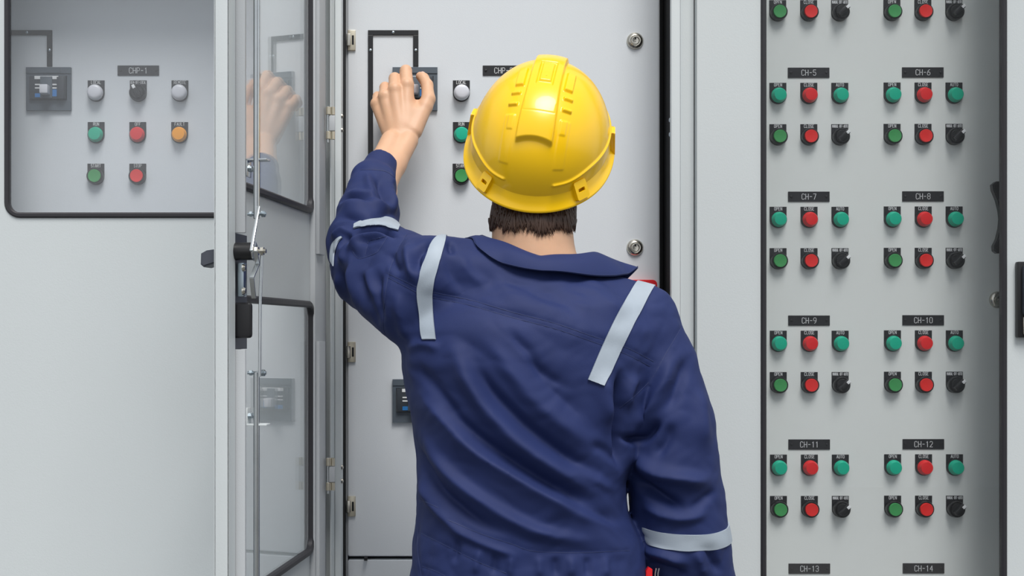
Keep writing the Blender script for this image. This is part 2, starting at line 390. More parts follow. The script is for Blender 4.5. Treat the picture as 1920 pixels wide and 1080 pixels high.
def operator(c, kind, colr, txt, x, z, label, rot=0, name=None):
    """a button, lamp or selector mounted on an inner panel"""
    L = neg(c)
    nm = {'push': 'push_button', 'lamp': 'indicator_lamp', 'white': 'indicator_lamp', 'sel': 'selector_switch'}[kind]
    if kind in ('push', 'sel'): dd = mesh_data('bezel', bezel, [M['black']])
    else: dd = mesh_data('lamp_base'+('r' if colr == 'redlens' else ''), lampbase, [M['black']])
    o = bpy.data.objects.new(nm, dd); COL.objects.link(o); o.parent = c; o.location = (x+L[0], YP-.0012+L[1], z+L[2]); o['label'] = label
    lp = bpy.data.objects.new('legend_plate', legend_data(txt)); COL.objects.link(lp); lp.parent = o; lp.location = (0, .0012, 0)
    if kind == 'push': k = ('button_cap', mesh_data('cap_'+colr, cap, [M[colr]]))
    elif kind == 'lamp': k = ('lens', mesh_data('lens_'+colr, lens, [M[colr]]))
    elif kind == 'white': k = ('lens', mesh_data('lens_white', whitelens, [M['lamp']]))
    else: k = ('knob', mesh_data('knob', knob, [M['black'], M['white']], .6))
    q = bpy.data.objects.new(k[0], k[1]); COL.objects.link(q); q.parent = o
    if rot: q.rotation_euler = (0, math.radians(rot), 0)
    return o
def name_plate(c, s, px, py, w=.0755):
    z = ZZ(py, YP); x = XX(px, YP); m = MB(); m.box((-w/2, -.0016, -.0092), (w/2, 0, .0092), 0, bev=.0003)
    text(m, s, 0, 0, .0100, -.0018, 1, th=.0009, gap=1.8, wf=.72)
    L = neg(c); o = m.build('name_plate', [M['legend'], M['white']], c, (x+L[0], YP+L[1], z+L[2]), label='black name plate reading '+s)
    for sx in (-1, 1):
        q = bpy.data.objects.new('screw', mesh_data('screw', lambda: MB().lathe([(.0024, 0), (.0022, .0012), (.0008, .0016)], 12, 0, FR), [M['black']])); COL.objects.link(q)
        q.parent = o; q.location = (sx*(w/2-.0055), -.0016, 0)
    return o
def zc(py_top): return ZZ(py_top, YP)-.0235
# left and middle panels
for c, dx, tx in ((CL, 0, 'CHP-1'), (CM, 684.5, 'CHP-2')):
    name_plate(c, tx, 259.5+dx, 132.5)
    who = 'CHP-1' if c is CL else 'CHP'
    A = lambda px, py, *a, **k: operator(c, a[0], a[1], a[2], XX(px+dx, YP), zc(py), a[3], **k)
    A(180.5, 151, 'white', 'lamp', 'LOCAL', 'white lamp marked LOCAL')
    A(180.5, 229, 'lamp', 'teal', 'RUN', 'green lamp marked RUN')
    A(180, 307, 'push', 'green', 'START', 'green push button marked START')
    if c is CL:
        A(259.5, 151, 'sel', 'black', 'REM-OFF-LOCAL', 'black selector switch pointing upper left', rot=-28)
        A(337.5, 151, 'white', 'lamp', 'REMOTE', 'white lamp marked REMOTE')
        A(258.5, 229, 'lamp', 'redlens', 'OFF', 'red lamp marked OFF')
        A(337, 229, 'lamp', 'yellow', 'FAULT', 'amber lamp marked FAULT')
        A(258.5, 307, 'push', 'red', 'STOP', 'red push button marked STOP')
# right panel
for r, yc in enumerate((-96, 136.5, 368.8, 601, 833.3, 1066)):
    for s in (0, 1):
        n = 3+2*r+s; x0 = (1459 if s == 0 else 1673)+r*.35-1.0
        yy = yc-(.6 if s else 0)
        if yc > 0: name_plate(CR, 'CH-%d' % n, x0+57.5, yy)
        if yc > 1000: continue
        for j, (t, k1, c1) in enumerate((('OPEN', 'lamp', 'teal'), ('CLOSE', 'lamp', 'redlens'), ('AUTO', 'lamp', 'teal'))):
            if yc > 0: operator(CR, k1, c1, t, XX(x0+[0, 58, 116][j], YP), zc(yy+19), ('red' if c1 == 'redlens' else 'green')+' lamp marked %s under CH-%d' % (t, n))
        for j, (t, k1, c1) in enumerate((('OPEN', 'push', 'green'), ('CLOSE', 'push', 'red'), ('MANUAL-OFF-AUTO', 'sel', 'black'))):
            operator(CR, k1, c1, t, XX(x0+[0, 58, 116][j], YP), zc(yy+96.5), ('black selector switch' if k1 == 'sel' else c1+' push button')+' in the lower row of group CH-%d' % n, rot=48 if k1 == 'sel' else 0)

# moulded-case breakers with black trim strips
def breaker(c, px0, py0, px1, py1, label, full=True):
    x0, x1, z1_, z0_ = XX(px0, YP), XX(px1, YP), ZZ(py0, YP), ZZ(py1, YP); L = neg(c)
    m = MB(); w_ = x1-x0; h_ = z1_-z0_
    hx0, hx1, hz0, hz1 = x0+.08*w_, x0+.91*w_, z0_+.24*h_, z0_+.80*h_
    m.sheet(rect(x0, z0_, x1, z1_), [rect(hx0, hz0, hx1, hz1)], YP-.006, YP)
    m.box((x0, YP-.0075, z1_-.14*h_), (x1, YP-.006, z1_)); m.box((x0+.25*w_, YP-.0080, z1_-.13*h_), (x0+.76*w_, YP-.0075, z1_-.01*h_))
    o = m.build('breaker_bezel', M['breaker'], c, L, label=label)
    m = MB(); m.box((hx0+.001, YP-.012, hz0+.001), (hx1-.001, YP+.01, hz1-.001), 0, bev=.001)
    m.box((hx0+.76*(hx1-hx0), YP-.0155, hz0+.01*h_), (hx1-.003, YP-.012, hz1-.04*h_), 0, bev=.001)
    m.build('breaker_face', M['breaker_d'], o, smooth=.5)
    m = MB(); ex0, ex1 = hx0+.13*w_, hx0+.66*w_
    yf = YP-.0122
    m.box((ex0, yf-.0006, hz1-.09*h_), (ex1, yf, hz1-.015*h_), 0)
    for q in (.20, .28): m.box((ex0+.01*w_, yf-.0006, hz1-(q+.03)*h_), (ex0+.16*w_, yf, hz1-q*h_), 0); m.box((ex1-.15*w_, yf-.0006, hz1-(q+.03)*h_), (ex1-.01*w_, yf, hz1-q*h_), 0)
    m.box((ex1-.16*w_, yf-.0008, hz0+.07*h_), (ex1-.02*w_, yf-.0001, hz1-.33*h_), 1); m.box((ex0+.01*w_, yf-.0008, hz0+.05*h_), (ex0+.14*w_, yf-.0001, hz0+.14*h_), 1)
    m.build('breaker_label', [M['white'], M['blue']], o)
    m = MB(); cx = (ex0+ex1)/2
    m.box((cx-.011, yf-.003, hz0+.03*h_), (cx+.011, yf, hz1-.03*h_), 1, bev=.001)
    m.box((cx-.0075, yf-.022, hz0+.10*h_), (cx+.0075, yf-.001, hz0+.10*h_+.016), 0, bev=.002)
    m.build('toggle', [M['lamp'], M['breaker']], o, smooth=.5)
def strips(c, pts, label):
    for (a, b, c_, d) in pts:
        m = MB(); m.box((XX(a, YP), YP-.003, ZZ(d, YP)), (XX(c_, YP), YP, ZZ(b, YP)), 0, bev=.0006)
        m.build('trim_strip', M['black'], c, neg(c))
    m = MB()
    for (a, b, c_, d) in pts:
        if d-b > 20: m.lathe([(.0028, 0), (.0024, .0014), (.001, .002)], 12, 0, front(XX((a+c_)/2, YP), YP-.003, ZZ(95, YP)))
        else: m.lathe([(.0028, 0), (.0024, .0014), (.001, .002)], 12, 0, front(XX((a+c_)/2, YP), YP-.003, ZZ((b+d)/2, YP)))
    m.build('strip_screws', M['zinc'], c, neg(c), smooth=.6)
strips(CM, [(690, 66.5, 699.5, 420), (690, 57, 784.5, 66.5), (774.5, 66.5, 784.5, 125)], '')
strips(CL, [(4, 66.5, 13.5, 420), (4, 57, 98.5, 66.5), (88.5, 66.5, 98.5, 125)], '')
breaker(CM, 736, 127.5, 820, 208, 'grey breaker bezel under the hand')
breaker(CM, 736, 711, 820, 792, 'grey breaker bezel beside the waist')
breaker(CL, 50.5, 127.5, 134.5, 208, 'grey breaker bezel with blue and white label')

# round key locks, small hinges, red handle
def key_lock(c, px, py):
    L = neg(c); p = W(px, py, YP)
    m = MB(); m.lathe([(.0152, 0), (.0152, .002), (.0140, .0042), (.0105, .0072), (.0096, .0074), (.0092, .0064), (.0078, .0062), (.0074, .0076), (.0062, .0078), (.0056, .0050), (.0015, .0046), (.0014, .0062), (.0003, .0062)], 36, 0, FR)
    m.box((-.0012, -.0070, .002), (.0012, -.0044, .0062), 1)
    m.build('key_lock', [M['nickel'], M['dark']], c, (p.x+L[0], p.y+L[1], p.z+L[2]), smooth=.5)
for py in (77, 464.5, 690, 990): key_lock(CM, 1190.5, py)
key_lock(CR, 1870, 562)
for py in (76, 480, 660, 949):
    p = W(659.5, py, YP); L = neg(CM); m = MB()
    m.box((-.0075, -.0040, -.0185), (.0072, 0, .0185), 0, bev=.0012); m.box((-.0095, -.008, -.0110), (-.002, -.001, .0110), 1, bev=.001)
    m.box((.0002, -.0044, -.0085), (.0040, -.0038, .0085), 2)
    m.build('panel_hinge', [M['beige'], M['nickel'], M['dark']], CM, (p.x+L[0], p.y+L[1], p.z+L[2]), smooth=.5)
m = MB(); a = W(1150, 545.5, YP); b = W(1230, 525, YP)
m.prism(rrect(a.x, a.z, b.x, b.z, (b.z-a.z)*.42, 0, 6), YP-.012, YP, 0, bev=.002); m.build('red_handle', M['redbar'], CM, neg(CM), smooth=.6)
# curved black lever behind the right window
m = MB(); L = neg(CR); yl = .035
def lv(px, py): p = W(px, py, yl); return (p.x, p.z)
pts = [lv(1899, 339), lv(1869, 340), lv(1862, 346), lv(1863, 356), lv(1871, 375), lv(1876, 395), lv(1877.5, 410), lv(1876, 428), lv(1871, 448), lv(1864.5, 461), lv(1865, 470), lv(1871, 475), lv(1899, 474)]
m.prism(pts, yl, yl+.012, 0, bev=.002); m.box((XX(1896, YP), yl+.002, ZZ(430, yl)), (XX(1896, YP)+.02, YP, ZZ(385, yl)), 0)
m.build('latch_lever', M['black'], CR, neg(CR), smooth=.6)

# ------------------------------------------------------------------ the open door
TH = math.atan2(1180-PX, F); HX, HY = XX(628, -.01), -.012
WD = .594
sT, cT = math.sin(TH), math.cos(TH)
# local frame: x from hinge to free edge, y = inner normal, z up
door = None
def DU(px, v=0.0):                                            # u on the door for an image x at offset v
    t = (px-PX)/F
    return (HX+v*cT - t*(HY-CY-v*sT))/(sT - t*cT)
def DZ(py, u, v=0.0): return CZ-(py-PY)*(HY-u*cT-v*sT-CY)/F
LD = Vector((HX, HY, 0))
m = MB()
u1, u2 = DU(592, -.010), DU(452, -.010)
zA, zB_, zC = DZ(396, u1), DZ(571, u1), DZ(1031, u1)
hole1 = (u1+.004, zA, u2, ZT-.11); hole2 = (u1+.004, zC, u2, zB_)
vo = -.020
m.sheet(rect(0.0, ZB+.01, WD, ZT-.01), [rrect(hole1[0], hole1[1], hole1[2], hole1[3], .022), rrect(hole2[0], hole2[1], hole2[2], hole2[3], .022)], vo, vo+.002, 0)
m.box((WD-.002, vo, ZB+.01), (WD, 0, ZT-.01), 0, bev=.0006); m.box((0, vo, ZB+.01), (.002, 0, ZT-.01), 0)
m.box((0, vo, ZB+.01), (WD, 0, ZB+.012)); m.box((0, vo, ZT-.012), (WD, 0, ZT-.01))
uF = DU(441)                                                  # lip and hat section along the free edge
m.box((uF, -.002, ZB+.012), (WD, 0, ZT-.012), 0)
m.box((.0, -.002, ZB+.012), (.028, 0, ZT-.012), 0)
door = m.build('door', M['paint'], CM, LD-Vector(CM.location), smooth=.5, label='open inward-facing door with two gasketed windows')
door.rotation_euler = (0, 0, -(math.pi/2+TH))
zc0, zc1 = DZ(655, .56), DZ(437, .56)
m = MB(); uh0, uh1 = DU(462, .012), DU(443, .0)
for a, b in ((ZB+.02, zc0), (zc1, ZT-.02)):
    m.box((uh0, -.018, a), (uh1, .012, b), 0, bev=.0012)
m.box((DU(463, -.002), -.018, zc0), (uh1+.002, -.002, zc1), 1)  # dark box in the cutout paints the shade of the recess
m.build('stiffener', [M['inner'], M['handle']], door, smooth=.5)
m = MB()
m.box((.028, -.018, ZB+.03), (.105, -.009, ZT-.03), 0, bev=.001)
for a, b in ((ZB+.03, DZ(640, .1)), (DZ(476, .1), ZT-.03)): m.box((DU(610, -.003), -.009, a), (DU(599, -.003), -.003, b), 0, bev=.0008)
m.build('hinge_stiffener', M['inner'], door, smooth=.5)
for hh in (hole1, hole2):
    m = MB(); gasket(m, lambda o: rrect(*hh, .022, o), -.023, -.011, .0105); m.build('window_gasket', M['rubber'], door, smooth=.7)
    m = MB(); m.prism(rrect(*hh, .022, .001), -.0195, -.0165); m.build('window_pane', M['glass'], door)
# lock rods
vr = .026; ur = DU(481, vr); vth = .034
m = MB(); m.cyl((ur, vr, DZ(411, ur)), (ur, vr, ZT-.03), .0041, bev=.0006); m.build('lock_rod', M['steel'], door, smooth=.6)
m = MB(); m.cyl((ur, vr, ZB+.03), (ur, vr, DZ(697, ur)), .0041, bev=.0006); m.build('lock_rod', M['steel'], door, smooth=.6)
uth = DU(488, vth)
m = MB(); m.tube([(DU(491, vth), vth, DZ(468, uth)), (uth, vth, DZ(560, uth)), (DU(487, vth), vth, DZ(706, uth))], .0021, seg=10); m.build('link_rod', M['steel'], door, smooth=.9)
def guide(py, flip, mt):
    z = DZ(py, ur); m = MB(); ul = uh1-.002
    m.box((ul-.018, .012, z-(0 if flip < 0 else .022)), (ul, .0145, z+(.022 if flip < 0 else 0)), 0, bev=.0015)
    m.box((ul-.018, .0125, z-.0012), (ul, .040, z+.0012), 0, bev=.0006)
    o = m.build('rod_guide', M[mt], door, smooth=.5)
    m = MB()
    for du in (.005, .012): 
        X = Matrix.Translation((ul-du, .0145, z-flip*.011)) @ Matrix.Rotation(-math.pi/2, 4, 'X')
        m.lathe([(.0042, 0), (.0042, .0025), (.0030, .0042), (.0010, .0044)], 6, 0, X)
    m.build('bolts', M['zinc'], o, smooth=.4)
guide(300, 1, 'steel'); guide(796, -1, 'paint')
# lock mechanism: black cylinder, crank plates, nuts, square plate and black housing
ul0 = DU(446, .004)
zm = DZ(472, ur)
m = MB()
X = Matrix.Translation((ul0-.004, -.016, zm)) @ Matrix.Rotation(-math.pi/2, 4, 'X')
m.lathe([(.0115, 0), (.0115, .040), (.0105, .041)], 24, 0, X)
mech = m.build('lock_spindle', M['black'], door, smooth=.6)
m = MB()
X = Matrix.Translation((ul0-.004, .024, zm)) @ Matrix.Rotation(-math.pi/2, 4, 'X')
m.lathe([(.0128, 0), (.0128, .002), (.0118, .0025)], 24, 0, X)
m.lathe([(.0060, .0020), (.0060, .0065)], 6, 1, X); m.lathe([(.0030, .002), (.0030, .0165)], 12, 1, X); m.lathe([(.0055, .0095), (.0055, .0135)], 6, 1, X)
m.build('crank_disc', [M['steel'], M['nickel']], mech, smooth=.5)
def bar(m, p, q, wdt, th, mi=0):
    p = Vector(p); q = Vector(q); d = q-p; X = Matrix.Translation(p) @ d.to_track_quat('Z', 'Y').to_matrix().to_4x4()
    yx = X.to_3x3() @ Vector((0, 1, 0))
    m.box((-wdt/2, -th/2, 0), (wdt/2, th/2, d.length), mi, bev=min(.0006, th*.3), X=X)
m = MB(); v0 = .031
bar(m, (DU(485.5, v0), v0, DZ(389, ur)), (DU(471, v0), v0, zm-.002), .0036, .0036)
pp = [(DU(x_, v0+.003), v0+.003, DZ(y_, ur)) for x_, y_ in ((479, 474), (483, 497), (472, 524), (476, 561))]
for a_, b_ in zip(pp[:-1], pp[1:]): bar(m, a_, b_, .0060, .0024)
m.build('crank_arm', M['steel'], mech, smooth=.4)
m = MB()
for py, uu in ((402, ur), (699, ur)):
    z = DZ(py, ur); m.cyl((uu, vr-.012, z), (uu, vr+.013, z), .0020, 0, 12)
    X = Matrix.Translation((uu, vr-.009, z)) @ Matrix.Rotation(-math.pi/2, 4, 'X'); m.lathe([(.0038, 0), (.0038, .0035)], 6, 0, X)
    X = Matrix.Translation((uu, vr+.007, z)) @ Matrix.Rotation(-math.pi/2, 4, 'X'); m.lathe([(.0042, 0), (.0042, .004), (.003, .005)], 12, 0, X)
m.build('rod_bolts', M['zinc'], door, smooth=.5)
m = MB(); za, zb = DZ(556, ul0), DZ(492, ul0)
m.box((DU(463, .010), .001, za), (uh1, .010, zb), 0, bev=.0012); pl = m.build('square_plate', M['zinc'], door, smooth=.5)
m = MB()
for z in (za+.007, zb-.007):
    X = Matrix.Translation((uh0+.010, .010, z)) @ Matrix.Rotation(-math.pi/2, 4, 'X'); m.lathe([(.0048, 0), (.0048, .002), (.0034, .0042), (.0012, .0045)], 14, 0, X)
m.build('plate_screws', M['nickel'], pl, smooth=.5)
m = MB(); za, zb = DZ(634, ul0), DZ(567, ul0)
m.box((uh0-.004, -.012, za), (uh1, .020, zb), 0, bev=.005, seg=3); m.build('lock_housing', M['black'], door, smooth=.6)
# outside lever of the swing handle
m = MB(); zl = DZ(467, .57, -.03)
Xl = Matrix.Rotation(math.pi/2, 4, 'Z')
m.prism([(-.020, zl), (-.036, zl-.002), (-.0435, zl-.006), (-.044, zl-.020), (-.040, zl-.0235), (-.020, zl-.0175)], -.578, -.545, 0, X=Xl, bev=.002)
m.build('outer_lever', M['handle'], door, smooth=.5)
# hinges between the door and the post
def post_hinge(py):
    p = W(618, py, -.075); L = neg(CM); m = MB()
    m.box((-.001, -.003, -.013), (.009, .0055, .013), 2, bev=.001)
    for s in (-1, 1):
        m.cyl((-.002, -.001, s*.0205-.0065), (-.002, -.001, s*.0205+.0065), .0045, 0, 16, .0005); m.cyl((.006, -.0005, s*.0205-.0065), (.006, -.0005, s*.0205+.0065), .0030, 0, 14)
        m.box((-.002, .000, s*.0205-.0065), (.008, .006, s*.0205+.0065), 0)
    m.cyl((-.003, -.001, -.0325), (-.003, -.001, .028), .0018, 1, 10)
    m.build('door_hinge', [M['beige'], M['steel'], M['inner']], CM, (p.x+L[0], p.y+L[1], p.z+L[2]), smooth=.5)
    m = MB()
    for s in (-1, 1): m.lathe([(.0045, 0), (.0040, .0025), (.001, .004)], 14, 0, Matrix.Translation(W(641, py+s*13, -.010)+Vector((-.001, 0, 0))) @ Matrix.Rotation(math.pi/2, 4, 'Y'))
    m.build('hinge_bolts', M['nickel'], CM, neg(CM), smooth=.6)
post_hinge(231); post_hinge(889)
#PERSON

# ------------------------------------------------------------------ distance-field bodies (smooth unions meshed with surface nets)
def axis(lo, hi, h, fine=None):
    """grid coordinates from lo to hi at step h, with finer steps inside each (a, b, step)"""
    x = [lo]; fine = fine or []
    while x[-1] < hi:
        c = x[-1]; st = h
        for a, b, f in fine:
            if a <= c <= b: st = min(st, f)
            elif c < a: st = min(st, max(f, (a-c)*.4+f))
            else: st = min(st, max(f, (c-b)*.4+f))
        x.append(c+st)
    return np.array(x, dtype=np.float64)
class Field:
    def __init__(s, ax, ay, az): s.a = (ax, ay, az); s.D = np.full((len(ax), len(ay), len(az)), 1.0, dtype=np.float32)
    def sub(s, lo, hi):
        sl = []
        for a, l, h in zip(s.a, lo, hi):
            i = max(0, np.searchsorted(a, l)-1); j = min(len(a), np.searchsorted(a, h)+1); sl.append(slice(i, j))
        X, Y, Z = np.meshgrid(s.a[0][sl[0]], s.a[1][sl[1]], s.a[2][sl[2]], indexing='ij')
        return tuple(sl), X, Y, Z
    def put(s, sl, d, k):
        A = s.D[sl]
        h = np.maximum(k-np.abs(A-d), 0)/max(k, 1e-6)
        s.D[sl] = np.minimum(A, d)-h*h*h*k/6
    def cone(s, a, ra, b, rb, k=.01, mg=.03, flat=None):
        a = np.array(a, float); b = np.array(b, float); R_ = max(ra, rb)+mg
        sl, X, Y, Z = s.sub(np.minimum(a, b)-R_, np.maximum(a, b)+R_)
        d = b-a; L = max(d @ d, 1e-9)
        t = np.clip(((X-a[0])*d[0]+(Y-a[1])*d[1]+(Z-a[2])*d[2])/L, 0, 1)
        t2 = t
        q = (X-a[0]-t*d[0], Y-a[1]-t*d[1], Z-a[2]-t*d[2])
        dist = np.sqrt(q[0]**2+q[1]**2+q[2]**2)-(ra+(rb-ra)*t2)
        s.put(sl, dist, k)
    def chain(s, pts, k=.01):
        for (a, ra), (b, rb) in zip(pts[:-1], pts[1:]): s.cone(a, ra, b, rb, k)
    def ell(s, c, r, k=.01, rot=None, mg=.03, op=1):
        c = np.array(c, float); r = np.array(r, float); R_ = r.max()+mg
        sl, X, Y, Z = s.sub(c-R_, c+R_)
        P = [X-c[0], Y-c[1], Z-c[2]]
        if rot is not None:
            m = np.array(rot); P = [m[0][i]*P[0]+m[1][i]*P[1]+m[2][i]*P[2] for i in range(3)]
        k0 = np.sqrt(sum((p/q)**2 for p, q in zip(P, r))); k1 = np.sqrt(sum((p/q**2)**2 for p, q in zip(P, r)))
        d = k0*(k0-1)/np.maximum(k1, 1e-6)
        if op > 0: s.put(sl, d, k)
        else:                                     # smooth subtraction
            A = s.D[sl]; h = np.maximum(k-np.abs(-A-d), 0)/k; s.D[sl] = -(np.minimum(-A, d)-h*h*h*k/6)
    def cut(s, c, n, r):
        c = np.array(c, float); n = np.array(n, float); n /= np.linalg.norm(n)
        sl, X, Y, Z = s.sub(c-r, c+r); d = (X-c[0])*n[0]+(Y-c[1])*n[1]+(Z-c[2])*n[2]
        s.D[sl] = np.maximum(s.D[sl], d)
    def slices(s, rows, k=.02, n=2.3):
        """rows: (z, cx, cy, rx, ry) - a trunk of super-elliptic slices"""
        rows = sorted(rows); zs = np.array([r[0] for r in rows]); 
        lo = (min(r[1]-r[3] for r in rows)-.04, min(r[2]-r[4] for r in rows)-.04, zs[0]-.03)
        hi = (max(r[1]+r[3] for r in rows)+.04, max(r[2]+r[4] for r in rows)+.04, zs[-1]+.03)
        sl, X, Y, Z = s.sub(lo, hi)
        z1 = s.a[2][sl[2]]
        f = [np.interp(z1, zs, [r[i] for r in rows])[None, None, :] for i in range(1, 5)]
        e = (np.abs((X-f[0])/f[2])**n+np.abs((Y-f[1])/f[3])**n)**(1/n)
        d = (e-1)*np.minimum(f[2], f[3])
        d = np.maximum(d, np.maximum(zs[0]-Z, Z-zs[-1]))
        s.put(sl, d, k)
    def mesh(s):
        D = s.D; ax, ay, az = s.a
        I = D < 0
        nx, ny, nz = D.shape
        c = I[:-1, :-1, :-1].astype(np.int8)
        tot = np.zeros(c.shape, np.int8)
        for i in (0, 1):
            for j in (0, 1):
                for k in (0, 1): tot += I[i:nx-1+i, j:ny-1+j, k:nz-1+k]
        act = (tot > 0) & (tot < 8)
        idx = -np.ones(c.shape, np.int64); cells = np.argwhere(act); idx[act] = np.arange(len(cells))
        i, j, k = cells.T
        acc = np.zeros((len(cells), 3)); cnt = np.zeros(len(cells))
        cor = [(a, b, c_) for a in (0, 1) for b in (0, 1) for c_ in (0, 1)]
        co = lambda o: np.stack([ax[i+o[0]], ay[j+o[1]], az[k+o[2]]], 1)
        for p in cor:
            for d in range(3):
                if p[d]: continue
                q = list(p); q[d] = 1; q = tuple(q)
                A = D[i+p[0], j+p[1], k+p[2]].astype(float); B = D[i+q[0], j+q[1], k+q[2]].astype(float)
                m = (A < 0) != (B < 0)
                t = np.where(m, A/np.where(m, A-B, 1), 0)[:, None]
                P = co(p)*(1-t)+co(q)*t
                acc[m] += P[m]; cnt[m] += 1
        V = acc/cnt[:, None]
        Fc = []
        for d in range(3):
            sA = [slice(1, -1)]*3; sA[d] = slice(0, -1); sB = list(sA); sB[d] = slice(1, None)
            # edges along axis d at interior grid points
            A = I[tuple(sA)]; B = I[tuple(sB)]
            e = np.argwhere(A != B)
            if not len(e): continue
            off = [1, 1, 1]; off[d] = 0; g0 = e+np.array(off)
            u, v = (d+1) % 3, (d+2) % 3
            def cell(du, dv):
                c2 = g0.copy(); c2[:, u] -= du; c2[:, v] -= dv; return idx[c2[:, 0], c2[:, 1], c2[:, 2]]
            q = np.stack([cell(1, 1), cell(0, 1), cell(0, 0), cell(1, 0)], 1)
            fl = ~A[e[:, 0], e[:, 1], e[:, 2]]
            q[fl] = q[fl][:, ::-1]; Fc.append(q)
        Fc = np.concatenate(Fc); Fc = Fc[(Fc >= 0).all(1)]
        return V, Fc
def np_edges(Fc): return np.concatenate([Fc[:, [0, 1]], Fc[:, [1, 2]], Fc[:, [2, 3]], Fc[:, [3, 0]]])
def smooth_v(V, Fc, it=2, lam=.5, mask=None):
    E = np_edges(Fc); n = len(V)
    deg = np.bincount(E[:, 0], minlength=n)+np.bincount(E[:, 1], minlength=n)
    for _ in range(it):
        S_ = np.stack([np.bincount(E[:, 0], V[E[:, 1], c], n)+np.bincount(E[:, 1], V[E[:, 0], c], n) for c in range(3)], 1)/np.maximum(deg, 1)[:, None]
        d = (S_-V)*lam
        if mask is not None: d *= mask[:, None]
        V = V+d
    return V
def normals(V, Fc):
    a = V[Fc[:, 2]]-V[Fc[:, 0]]; b = V[Fc[:, 3]]-V[Fc[:, 1]]; n = np.cross(a, b); Nn = np.zeros_like(V)
    for c in range(4):
        for q in range(3): Nn[:, q] += np.bincount(Fc[:, c], n[:, q], len(V))
    return Nn/np.maximum(np.linalg.norm(Nn, axis=1), 1e-12)[:, None]
def np_obj(name, V, Fc, mats, parent, mi=None):
    me = bpy.data.meshes.new(name); me.vertices.add(len(V)); me.vertices.foreach_set('co', V.astype(np.float32).ravel())
    me.loops.add(len(Fc)*4); me.loops.foreach_set('vertex_index', Fc.astype(np.int32).ravel())
    me.polygons.add(len(Fc)); me.polygons.foreach_set('loop_start', np.arange(0, len(Fc)*4, 4, dtype=np.int32))
    for m_ in mats: me.materials.append(m_)
    if mi is not None: me.polygons.foreach_set('material_index', mi.astype(np.int32))
    me.polygons.foreach_set('use_smooth', [True]*len(Fc)); me.update(calc_edges=True); me.validate()
    o = bpy.data.objects.new(name, me); COL.objects.link(o); o.parent = parent
    if parent is not None: o.location = neg(parent)
    return o

# ------------------------------------------------------------------ the worker
SH = -.38
person = empty('person', (XX(1000, SH), SH, 0), 'person seen from behind in navy coverall and yellow hard hat, left hand raised to panel', 'person')
NB = W(1000, 500, -.375)                                      # base of the neck
HCt = W(1012, 272, -.35)                                      # centre of the helmet rim
Rh = Matrix.Rotation(math.radians(-1), 3, 'Y') @ Matrix.Rotation(math.radians(46), 3, 'X') @ Matrix.Rotation(math.radians(-14), 3, 'Z')   # tip back, lean right
# (local helmet/head frame: +Y forward, +Z up)
Rhead = Matrix.Rotation(math.radians(5), 3, 'Y') @ Matrix.Rotation(math.radians(32), 3, 'X') @ Matrix.Rotation(math.radians(-6), 3, 'Z')
hc = HCt+Rhead @ Vector((0, .0, -.010))
wr = W(748, 258, -.012)
el = W(676, 452, -.20)
shl = W(800, 520, -.40); shr = W(1205, 605, -.38)
# --- body: one continuous surface, head to feet
fx = [(XX(690, 0)-.012, XX(815, 0)+.01, .0016)]; fy = [(-.045, .112, .0017)]; fz = [(ZZ(320, 0), ZZ(118, 0)+.01, .0016)]
B_ = Field(axis(-.22, .56, .009, fx), axis(-.62, .13, .009, fy), axis(-.02, 1.84, .010, fz))
# head, neck
RM = [[Rhead[i][j] for j in range(3)] for i in range(3)]
def hl(x, y, z): return hc+Rhead @ Vector((x, y, z))
B_.ell(hl(0, -.002, .020), (.074, .092, .078), rot=np.array(RM).T, k=.01)
B_.ell(hl(0, .030, -.035), (.056, .060, .075), rot=np.array(RM).T, k=.03)
B_.ell(hl(0, -.030, -.020), (.064, .060, .060), rot=np.array(RM).T, k=.02)
B_.cone(hl(0, .096, .005), .008, hl(0, .108, -.028), .012, k=.012)          # nose
B_.cone(hl(-.018, .088, -.058), .006, hl(.018, .088, -.058), .006, k=.01)   # mouth
for sx in (-1, 1):
    B_.ell(hl(sx*.030, .088, .004), (.013, .008, .010), k=.004)
    B_.ell(hl(sx*.077, -.005, -.012), (.009, .016, .030), rot=np.array(RM).T, k=.006)
B_.chain([(hl(0, -.012, -.045), .054), (W(998, 440, -.372), .0555), (W(1002, 500, -.372), .058), (W(1003, 560, -.37), .062)], k=.02)
# trunk under the coverall
def row(py, l, r, cy, ry): 
    d = cy-CY; return (CZ-(py-PY)*d/F, ((l+r)/2-PX)*d/F, cy, (r-l)/2*d/F, ry)
B_.slices([row(545, 850, 1170, SH, .06), row(620, 790, 1215, SH, .09), row(740, 800, 1185, SH, .095), row(900, 815, 1165, SH, .09), row(1080, 810, 1185, SH+.01, .10), row(1220, 800, 1200, SH+.01, .11)], k=.03)
B_.chain([(W(960, 540, SH), .05), (W(1170, 600, SH), .042), (W(1225, 700, SH), .042), (W(1260, 860, -.37), .038), (W(1283, 1010, -.35), .034), (W(1300, 1160, -.33), .026)], k=.02)
B_.chain([(W(1040, 540, SH), .05), (W(815, 525, -.40), .040), (W(740, 490, -.30), .038), (el, .036), (W(712, 360, -.10), .030)], k=.02)
hipz = ZZ(1210, SH)
for sx, fxx in ((-1, .07), (1, .27)):
    hx_ = XX(1000, SH)+sx*.085
    B_.chain([((hx_, SH+.01, hipz), .085), ((hx_+sx*.02, SH+.01, .50), .055), ((hx_+sx*.03, SH, .28), .05), ((hx_+sx*.03, SH-.01, .09), .036)], k=.02)
    B_.cone((hx_+sx*.03, SH-.02, .06), .032, (hx_+sx*.045, SH+.11, .042), .026, k=.02)
